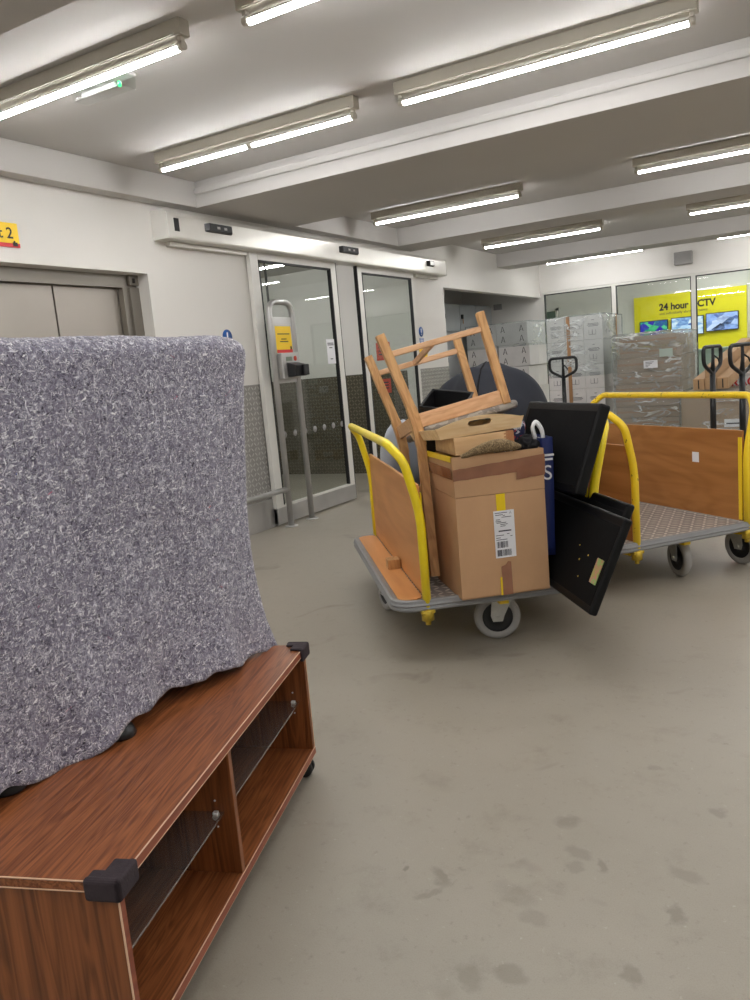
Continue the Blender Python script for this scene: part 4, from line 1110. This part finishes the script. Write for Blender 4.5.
# brown fleece and black cloth spilling from the box
bm = newbm()
pts = []
for i in range(15):
    a = i / 14; pts.append(TP(0.305 + 0.245 * a, -0.045 - 0.012 * math.sin(a * 3), ZF + 0.040 + 0.028 * math.sin(PI * min(1, a * 1.2) * 0.75) - 0.01 * max(0, a - .8) * 5 + 0.012 * a))
add_tube(bm, pts, [0.004 + 0.021 * math.sin(PI * (0.04 + 0.94 * (i / 14) ** 1.5)) ** 0.75 for i in range(15)], 16)
f = obj('fleece_slipper', bm, M['fleece']); tag(f, 'brown fleecy cloth bulging over the front rim of the cardboard box', 'cloth')
bm = newbm(); add_blob(bm, TP(0.595, 0.04, ZF + 0.052), (0.05, 0.06, 0.034), 4, 0.35, 3.0, 2); add_blob(bm, TP(0.625, 0.10, ZF + 0.056), (0.035, 0.09, 0.035), 4, 0.3, 3.0, 8)
f = obj('crumpled_garment', bm, M['cloth']); tag(f, 'crumpled black garment at the right corner of the open cardboard box', 'garment')
bm = newbm(); add_box(bm, (0, 0, 0), (0.14, 0.10, 0.16), 0.03, Matrix.Translation(TP(0.53, 0.28, ZF + 0.0)) @ Matrix.Rotation(YA, 4, 'Z') @ Matrix.Rotation(R(8), 4, 'Y'), 3)
f = obj('patterned_bag', bm, M['navyprint']); tag(f, 'small navy bag with red and white pattern behind the wooden box', 'bag')

# blue carrier bag
cb = thing('carrier_bag', 'blue carrier bag with white lettering and white handles beside the cardboard box', 'bag', TP(0.655, 0.03, DZK + 0.125), YA)
bm = newbm(); bwid, bdep, bht = 0.058, 0.19, 0.488
def bagv(u, v, z): 
    k = 1 + 0.03 * math.sin(z * 9)
    return (u * bwid * k * (0.70 + 0.30 * z / 0.488), v * bdep * k, z)
ring0 = None
secs = rrect(-0.5, -0.5, 0.5, 0.5, 0.12, 3)
rings = []
for j in range(13):
    z = bht * j / 12; rings.append([bm.verts.new((Vector(bagv(a + 0.5, b + 0.5, z)) + Vector((noise.noise(Vector((a * 3, b * 3, z * 6))) * 0.006, noise.noise(Vector((a * 3 + 9, b * 3, z * 6))) * 0.008, 0)))) for a, b in secs])
for A, B in zip(rings, rings[1:]):
    for i in range(len(A)):
        q = bm.faces.new((A[i], A[(i + 1) % len(A)], B[(i + 1) % len(A)], B[i])); q.smooth = True
bm.faces.new(rings[0]); obj('body', bm, M['bagblue'], cb)
boxobj('rim_lining', (0.01, 0.01, bht - 0.02), (bwid - 0.01, bdep - 0.01, bht - 0.012), M['zinc'], cb)
text('lettering', 'S', 0.085, M['paper'], cb, (0.003, -0.008, bht - 0.17), (PI / 2, 0, 0), 0.0008, 0.0)
bm = newbm()
for z, w in ((0.075, 0.04), (0.092, 0.034)): add_box(bm, (0.012, -0.0085, bht - z), (0.012 + w, -0.0075, bht - z + 0.009))
obj('small_print', bm, M['paper'], cb)
for y, dx in ((0.03, -0.055), (0.10, -0.03)):
    bm = newbm(); add_tube(bm, fillet([(0.05 + dx, y, bht - 0.03), (0.030 + dx, y - 0.01, bht + 0.045), (0.05 + dx, y, bht + 0.066), (0.075 + dx, y, bht + 0.03), (0.08 + dx, y, bht - 0.03)], 0.03, 4), 0.0075, 8); obj('handle', bm, M['white'], cb)

# upturned chair: pose solved from its legs, rails and back post
U = Matrix(((0.763, -0.598, -0.245), (0.620, 0.784, 0.016), (0.182, -0.164, 0.969)))
q_ = U
ch = thing('dining_chair', 'upturned light oak dining chair with grey patterned seat pad on the loaded trolley', 'chair')
ch.matrix_world = Matrix.Translation(TP(0.2015, 0.3414, 0.9872)) @ q_.to_quaternion().to_matrix().to_4x4()
D_, LF, LB, W_, BX_, BH_, S_, lb_ = 0.413, 0.358, 0.377, 0.477, 0.112, 0.689, 0.285, 0.043
def bar(bm, p0, p1, w, d, bevel=0.004, up=(0, 1, 0)):
    p0, p1 = Vector(p0), Vector(p1); z = (p1 - p0); L = z.length; z.normalize()
    y = Vector(up); y = (y - z * y.dot(z)).normalized(); x = y.cross(z)
    m = Matrix((x, y, z)).transposed().to_4x4(); m.translation = p0
    add_box(bm, (-w / 2, -d / 2, 0), (w / 2, d / 2, L), bevel, m)
def post(bm, y):
    # curved back post: leg end, seat, backrest end; rectangular section swept
    pts = fillet([(-lb_, y, LB), (0.0, y, 0.02), (0.0, y, -0.10), (-BX_, y, -BH_)], [0.2, 0.3], 10)
    n = len(pts); rings = []
    for i, p in enumerate(pts):
        t = (pts[min(i + 1, n - 1)] - pts[max(i - 1, 0)]).normalized(); x = Vector((0, 1, 0)).cross(t).normalized()
        a = 0.022 if 0.2 < i / n < 0.8 else 0.019
        rings.append([bm.verts.new(p + x * sx * a + Vector((0, sy * 0.019, 0))) for sx, sy in ((-1, -1), (1, -1), (1, 1), (-1, 1))])
    for A, B in zip(rings, rings[1:]):
        for k in range(4): bm.faces.new((A[k], A[(k + 1) % 4], B[(k + 1) % 4], B[k]))
    bm.faces.new(list(reversed(rings[0]))); bm.faces.new(rings[-1])
for y in (0, W_):
    bm = newbm(); post(bm, y); obj('back_post', bm, M['oak'], ch)
    bm = newbm(); bar(bm, (D_, y, -0.06), (D_, y, LF), 0.036, 0.036); obj('leg', bm, M['oak'], ch)
    bm = newbm(); bar(bm, (0.015, y, -0.025), (D_ - 0.018, y, -0.025), 0.062, 0.020, 0.003, (0, 1, 0)); obj('side_rail', bm, M['oakx'], ch)
    bm = newbm(); bar(bm, (-0.6 * lb_, y, S_), (D_, y, S_), 0.026, 0.018, 0.003, (0, 1, 0)); obj('stretcher', bm, M['oakx'], ch)
bm = newbm(); bar(bm, (D_, 0.016, -0.025), (D_, W_ - 0.016, -0.025), 0.06, 0.02, 0.003, (1, 0, 0)); obj('front_rail', bm, M['oakx'], ch)
bm = newbm(); bar(bm, (0.0, 0.016, -0.025), (0.0, W_ - 0.016, -0.025), 0.06, 0.02, 0.003, (1, 0, 0)); obj('back_rail', bm, M['oakx'], ch)
bm = newbm(); bar(bm, (D_ * 0.42, 0.008, S_), (D_ * 0.42, W_ - 0.008, S_), 0.026, 0.018, 0.003, (1, 0, 0)); obj('cross_stretcher', bm, M['oakx'], ch)
for k in (0.42, 0.92):
    bm = newbm(); bar(bm, (-BX_ * k * 0.88 - 0.01, 0.015, -BH_ * (0.12 + 0.86 * k)), (-BX_ * k * 0.88 - 0.01, W_ - 0.015, -BH_ * (0.12 + 0.86 * k)), 0.07, 0.018, 0.003, (1, 0, 0)); obj('back_slat', bm, M['oakx'], ch)
bm = newbm(); add_box(bm, (0.022, -0.012, -0.088), (D_ + 0.05, W_ + 0.012, -0.052), 0.022, None, 4); so = obj('seat_pad', bm, M['camo'], ch)
for p in so.data.polygons: p.use_smooth = True

# dark sack, black bin, grey cushion
def sackfn(d, p):
    if p.z < -0.36: p.z = -0.36
    r = 1 + 0.05 * math.cos(7 * math.atan2(d.y, d.x)) * max(0, d.z)
    return Vector((p.x * r, p.y * r, p.z))
bm = newbm(); add_blob(bm, TP(0.735, 1.12, DZK + 0.362), (0.37, 0.32, 0.572), 5, 0.10, 2.0, 4, sackfn)
sk = obj('bean_bag', bm, M['bean']); tag(sk, 'big dark charcoal stuffed sack behind the upturned chair', 'bean bag')
bm = newbm()
for a in (100,): 
    pts = []
    for i in range(15):
        t_ = R(8 + 10 * i); d = Vector((math.cos(R(a)) * math.cos(t_), math.sin(R(a)) * math.cos(t_), math.sin(t_))).normalized()
        k = 1 + 0.10 * noise.noise(d * 2.0 + Vector((4, 6.8, 0))); p = Vector((d.x * 0.37 * k, d.y * 0.32 * k, d.z * 0.572 * k)); p = sackfn(d, p)
        pts.append(TP(0.735, 1.12, DZK + 0.362) + p * 1.003)
    add_tube(bm, pts, 0.0045, 6)
obj('seam', bm, M['cloth'], sk)
bn = thing('black_bin', 'open black plastic bin tipped towards us beside the dark sack, behind the chair', 'bin')
bn.matrix_world = Matrix.Translation(TP(0.425, 0.74, 0.745)) @ Matrix.Rotation(R(22), 4, rx) @ Matrix.Rotation(R(-30.6 + 38), 4, 'Z')
bm = newbm(); a0, a1, hh = 0.085, 0.10, 0.31
def frus(bm, a0, a1, z0, z1, flip=False):
    A = [bm.verts.new((sx * a0, sy * a0, z0)) for sx, sy in ((-1, -1), (1, -1), (1, 1), (-1, 1))]; B = [bm.verts.new((sx * a1, sy * a1, z1)) for sx, sy in ((-1, -1), (1, -1), (1, 1), (-1, 1))]
    for k in range(4): bm.faces.new((A[k], A[(k + 1) % 4], B[(k + 1) % 4], B[k]))
    return A, B
A, B = frus(bm, a0, a1, 0, hh); A2, B2 = frus(bm, a0 - 0.006, a1 - 0.006, 0.01, hh)
bm.faces.new(A); bm.faces.new(A2)
for k in range(4): bm.faces.new((B[k], B[(k + 1) % 4], B2[(k + 1) % 4], B2[k]))
obj('body', bm, M['blackplastic'], bn)
bm = newbm(); add_tube(bm, [(sx * a1, sy * a1, hh) for sx, sy in ((-1, -1), (1, -1), (1, 1), (-1, 1))], 0.006, 8, closed=True); obj('rim', bm, M['black'], bn)
bm = newbm(); add_blob(bm, TP(0.252, 1.12, 0.70), (0.078, 0.20, 0.225), 4, 0.10, 2.2, 1)
pw = obj('grey_cushion', bm, M['pillow']); tag(pw, 'plump pale grey cushion squeezed behind the left end board of the loaded trolley', 'cushion')
bm = newbm(); add_blob(bm, TP(0.26, 1.12, DZK + 0.13), (0.070, 0.2, 0.13), 4, 0.08, 2.2, 6, lambda d, p: Vector((p.x, p.y, max(p.z, -0.128))))
pw = obj('grey_cushion', bm, M['pillow']); tag(pw, 'pale grey cushion lowest behind the left end board, under the plump one', 'cushion')

# black upholstered panels leaning on the right-hand hoop
def panel(p, u, v, w, h, th, label, plate=False, extra=0):
    u, v = Vector(u).normalized(), Vector(v).normalized(); n = u.cross(v).normalized(); v = n.cross(u).normalized()
    m = Matrix((u, v, n)).transposed().to_4x4(); m = Matrix.Translation(p) @ m
    o = thing('padded_panel', label, 'panel'); o.matrix_world = m
    bm = newbm(); add_box(bm, (0, 0, 0), (w, h, th), 0.010, None, 3); obj('padding', bm, M['leather'], o)
    bm = newbm(); add_box(bm, (0.012, 0.03, -0.0014), (w - 0.03, h - 0.035, 0.002), 0.001); 
    obj('backing', bm, M['felted'], o)
    if plate:
        boxobj('bracket', (0.030, 0.105, -0.0045), (0.085, 0.20, -0.0014), M['iris'], o, 0.001)
        bm = newbm()
        for x, y in ((0.17, 0.19), (0.23, 0.16), (0.19, 0.10), (0.27, 0.21)): add_lathe(bm, [(0, -0.003), (0.0035, -0.003), (0.0035, -0.0012), (0, -0.0012)], (x, y, 0), 'Z', 10)
        obj('screw_head', bm, M['brass'], o)
    return o
def TV(a, b, c): return EXa * a + EYa * b + Vector((0, 0, c))
# u runs from the front edge back along the trolley, v up the leaning face, normal towards the camera side
panel(TP(0.652, -0.416, 0.2645), TV(-0.002, 0.356, 0.0), TV(0.150, 0.0, 0.335), 0.86, 0.372, 0.034, 'lower black padded panel with metal plate, jutting out at the trolley front', True)
panel(TP(0.712, -0.30, 0.2645), TV(-0.005, 0.356, 0.0), TV(0.143, 0.0, 0.335), 0.80, 0.40, 0.034, 'black padded panel directly behind the one with the metal plate')
panel(TP(0.742, -0.10, 0.650), TV(-0.07, 0.42, 0.0), TV(0.134, -0.0, 0.345), 0.60, 0.372, 0.05, 'upper black padded panel resting on the lower ones, against the right hoop')

# ------------------------------------------------------------------ TV cabinet
CN = Vector((-1.020, 0.778, 0)); cyw = R(108.45)      # near front corner; x runs along the front to the far end
CL, CD, CT = 1.112, 0.46, 0.404
cab = thing('tv_cabinet', 'low reddish brown television cabinet with glass shelves under the blanket', 'cabinet', CN, cyw)
# local x along front (0 near..CL far), local y = towards the back
th = 0.020; zb = 0.058
def cbox(nm, lo, hi, mt, bev=0.0015, parent=None): return boxobj(nm, lo, hi, M[mt], parent or cab, bev)
cbox('top', (0, 0.0, CT - th), (CL, CD, CT), 'mahog_top')
cbox('side_panel', (0.004, 0.004, zb), (th, CD - 0.004, CT - th), 'mahog_side'); cbox('side_panel', (CL - th, 0.004, zb), (CL - 0.004, CD - 0.004, CT - th), 'mahog_side')
cbox('divider', (0.50 - 0.009, 0.004, zb + th), (0.50 + 0.009, CD - 0.02, CT - th), 'mahog_side')
cbox('bottom', (0.004, 0.002, zb), (CL - 0.004, CD - 0.004, zb + th), 'mahog_top')
cbox('back_panel', (th, CD - 0.012, zb + th), (CL - th, CD - 0.004, CT - th), 'mahog_side', 0)
bm = newbm()
e1 = 0.0012
for z in (CT - 0.0012, CT - th - 0.0002):
    add_box(bm, (0, -e1, z), (CL, 0.001, z + 0.0019)); add_box(bm, (-e1, 0, z), (0.001, CD, z + 0.0019))
for x in (0.0032, CL - 0.0055): add_box(bm, (x, 0.0022, zb + 0.004), (x + 0.0024, 0.005, CT - th - 0.002))
add_box(bm, (0.004, 0.0008, zb - 0.0008), (CL - 0.004, 0.0030, zb + 0.0012)); add_box(bm, (0.004, 0.0008, zb + th - 0.0012), (CL - 0.004, 0.0030, zb + th + 0.0006))
obj('edge_strip', bm, M['cream'], cab)
bm = newbm(); add_box(bm, (0.0005, -0.0008, CT - th + 0.001), (CL, 0.0015, CT - 0.001)); add_box(bm, (0.005, 0.0006, zb + 0.001), (CL - 0.005, 0.0035, zb + th - 0.001)); add_box(bm, (0.0068, 0.0025, zb + 0.004), (th, 0.0048, CT - th)); obj('edge_band', bm, M['mahog_edge'], cab)
for x0, x1 in ((th + 0.002, 0.49), (0.511, CL - th - 0.002)):
    s = cbox('glass_shelf', (x0, 0.03, 0.228), (x1, CD - 0.03, 0.234), 'glassshelf', 0.001)
    bm = newbm()
    for x, sx in ((x0, 1), (x1, -1)):
        for y in (0.048, CD - 0.06): add_cyl(bm, (x - sx * 0.004, y, 0.226), (x + sx * 0.014, y, 0.226), 0.0065, seg=12); add_box(bm, (x + sx * 0.001, y - 0.006, 0.222), (x + sx * 0.013, y + 0.006, 0.2375), 0.002)
    obj('shelf_peg', bm, M['white'], s)  # white colour in place of the bright highlight on chrome pegs
bm = newbm()
for x in (CL - th - 0.0008, 0.50 - 0.0098):
    for z in (0.195, 0.26): add_cyl(bm, (x, 0.05, z), (x + 0.0012, 0.05, z), 0.0025, seg=8)
obj('peg_hole', bm, M['paper'], cab)
for x, y in ((0.06, 0.045), (CL - 0.035, 0.03), (0.06, CD - 0.05), (CL - 0.05, CD - 0.05)):
    bm = newbm()
    for dx in (-0.012, 0.012): add_lathe(bm, [(0, -0.008), (0.022, -0.008), (0.026, -0.005), (0.026, 0.005), (0.022, 0.008), (0, 0.008)], (x + dx, y, 0.0265), 'X', 22)
    add_box(bm, (x - 0.006, y - 0.02, 0.02), (x + 0.006, y + 0.02, 0.05), 0.004); add_cyl(bm, (x, y, 0.04), (x, y, zb), 0.008); obj('caster', bm, M['blackplastic'], cab)
def guard(x, sx):
    bm = newbm(); q = 0.0
    a = 0.058; t_ = 0.010
    x0, x1 = (x - t_, x + a) if sx > 0 else (x - a, x + t_)
    add_box(bm, (x0, -t_, CT - 0.033), (x1, 0.006, CT + 0.009), 0.008, None, 3)
    xx0, xx1 = (x - t_, x + 0.006) if sx > 0 else (x - 0.006, x + t_)
    add_box(bm, (xx0, -t_, CT - 0.033), (xx1, a, CT + 0.009), 0.008, None, 3)
    add_box(bm, (min(x0, x1) + 0.004, -t_ + 0.004, CT + 0.0005), (max(x0, x1) - 0.004, 0.022, CT + 0.008), 0.004)
    ax0, ax1 = (x - t_ + 0.004, x + 0.022) if sx > 0 else (x - 0.022, x + t_ - 0.004)
    add_box(bm, (ax0, -t_ + 0.004, CT + 0.0005), (ax1, a - 0.004, CT + 0.008), 0.004)
    add_box(bm, (min(x0, x1) + 0.004, -t_ + 0.003, CT + 0.0006), (max(x0, x1) - 0.004, a * 0.55, CT + 0.0085), 0.004)
    obj('corner_guard', bm, M['foam'], cab)
guard(0, 1); guard(CL, -1)

# television hidden in the blanket
TVX = -1.545
tvo = thing('television', 'black television standing on the cabinet, mostly covered by the grey blanket', 'television', (TVX, 1.16, CT + 0.0005))
boxobj('screen_panel', (-0.03, -0.68, 0.045), (0.035, 0.622, 0.905), M['tv'], tvo, 0.01)
for y in (-0.25, 0.02):
    bm = newbm(); add_lathe(bm, [(0, 0), (0.034, 0), (0.036, 0.004), (0.030, 0.022), (0.012, 0.028), (0.012, 0.05), (0, 0.05)], (0.098 if y > -0.1 else 0.06, y, 0), 'Z', 24); add_box(bm, (-0.01, y - 0.012, 0.03), (0.10, y + 0.012, 0.05), 0.004); obj('foot', bm, M['blackplastic'], tvo)

# grey felt blanket draped over it
bm = newbm()
NY, NV = 150, 130
Y0, Y1 = 0.36, 1.792
def hem(y):
    pts = [(0.3, 0.425), (0.89, 0.422), (0.98, 0.398), (1.06, 0.392), (1.17, 0.424), (1.30, 0.436), (1.36, 0.436), (1.50, 0.428), (1.62, 0.41), (1.80, 0.392), (1.9, 0.392)]
    for (a, za), (b, zb_) in zip(pts, pts[1:]):
        if a <= y <= b:
            t_ = (y - a) / (b - a); return za + (zb_ - za) * t_
    return pts[-1][1]
grid = []
for i in range(NY + 1):
    s = i / NY; y = Y0 + (Y1 - Y0) * s; row = []
    zt = 1.345 - 0.020 * s - 0.012 * max(0, (y - 1.74) / 0.095) ** 2 * 2.0
    xf, xb_ = TVX + 0.062, TVX - 0.055
    zf, zk = hem(y) + 0.006 + 0.004 * math.sin(y * 38) + 0.002 * math.sin(y * 71 + 3 * math.sin(y * 9)), 0.42
    lf = zt - 0.05 - zf
    for j in range(NV + 1):
        v = j / NV
        if v < 0.70:
            a = v / 0.70; z = zf + (zt - 0.045 - zf) * a
            x = xf + 0.012 * (1 - a) + (0.03 * (1 - a) ** 6)
            nrm = Vector((1, 0, 0))
        elif v < 0.78:
            a = (v - 0.70) / 0.08 * PI; rr = (xf - xb_) / 2
            x = (xf + xb_) / 2 + rr * math.cos(a); z = zt - 0.045 + 0.045 * math.sin(a); nrm = Vector((math.cos(a), 0, math.sin(a)))
        else:
            a = (v - 0.78) / 0.22; z = zt - 0.045 + (zk - zt + 0.045) * a; x = xb_ - 0.02 * a; nrm = Vector((-1, 0, 0))
        # right-hand edge outline
        h = (z - 0.39) / 0.95
        edge = 0.0
        prof_ = [(-0.1, 0.03), (0.0, 0.028), (0.10, 0.004), (0.22, -0.008), (0.35, -0.010), (0.45, -0.010), (0.65, 0.0), (0.84, 0.018), (0.92, 0.035), (0.97, 0.042), (1.05, 0.010)]
        for (p0, e0), (p1, e1_) in zip(prof_, prof_[1:]):
            if p0 <= h <= p1: edge = e0 + (e1_ - e0) * (h - p0) / (p1 - p0)
        if v > 0.78: edge += 0.012 + 0.03 * max(0, 0.45 - h)
        w_ = max(0, (s - 0.8) / 0.2) ** 2
        yy = y + edge * w_
        k = noise.noise(Vector((y * 2.2, z * 1.6, v * 2))) * 0.016 + noise.noise(Vector((y * 6, z * 4, 3))) * 0.006 + noise.noise(Vector((y * 60, z * 60, 3 + v))) * 0.0022
        k += (0.018 * math.sin(y * 17 + 0.7) + 0.008 * math.sin(y * 41)) * max(0, 1 - h * 3.2) ** 1.5
        k += -0.030 * w_ * max(0, 1 - abs(h - 0.3) * 1.6)
        row.append(bm.verts.new(Vector((x, yy, z)) + nrm * k))
    grid.append(row)
for i in range(NY):
    for j in range(NV):
        f = bm.faces.new((grid[i][j], grid[i + 1][j], grid[i + 1][j + 1], grid[i][j + 1])); f.smooth = True
bk = obj('moving_blanket', bm, M['felt']); tag(bk, 'flecked grey felt moving blanket draped over the television on the cabinet', 'blanket')
sm = bk.modifiers.new('thickness', 'SOLIDIFY'); sm.thickness = 0.007; sm.offset = 1.0

# ------------------------------------------------------------------ world and colour
w = bpy.data.worlds.new('world'); bpy.context.scene.world = w; w.use_nodes = True
w.node_tree.nodes['Background'].inputs[0].default_value = (0.8, 0.85, 0.9, 1); w.node_tree.nodes['Background'].inputs[1].default_value = 0.05
vs = bpy.context.scene.view_settings
vs.view_transform = 'Standard'; vs.look = 'None'; vs.gamma = 1.0; vs.exposure = 0.3
try: vs.use_curve_mapping = False
except Exception: pass
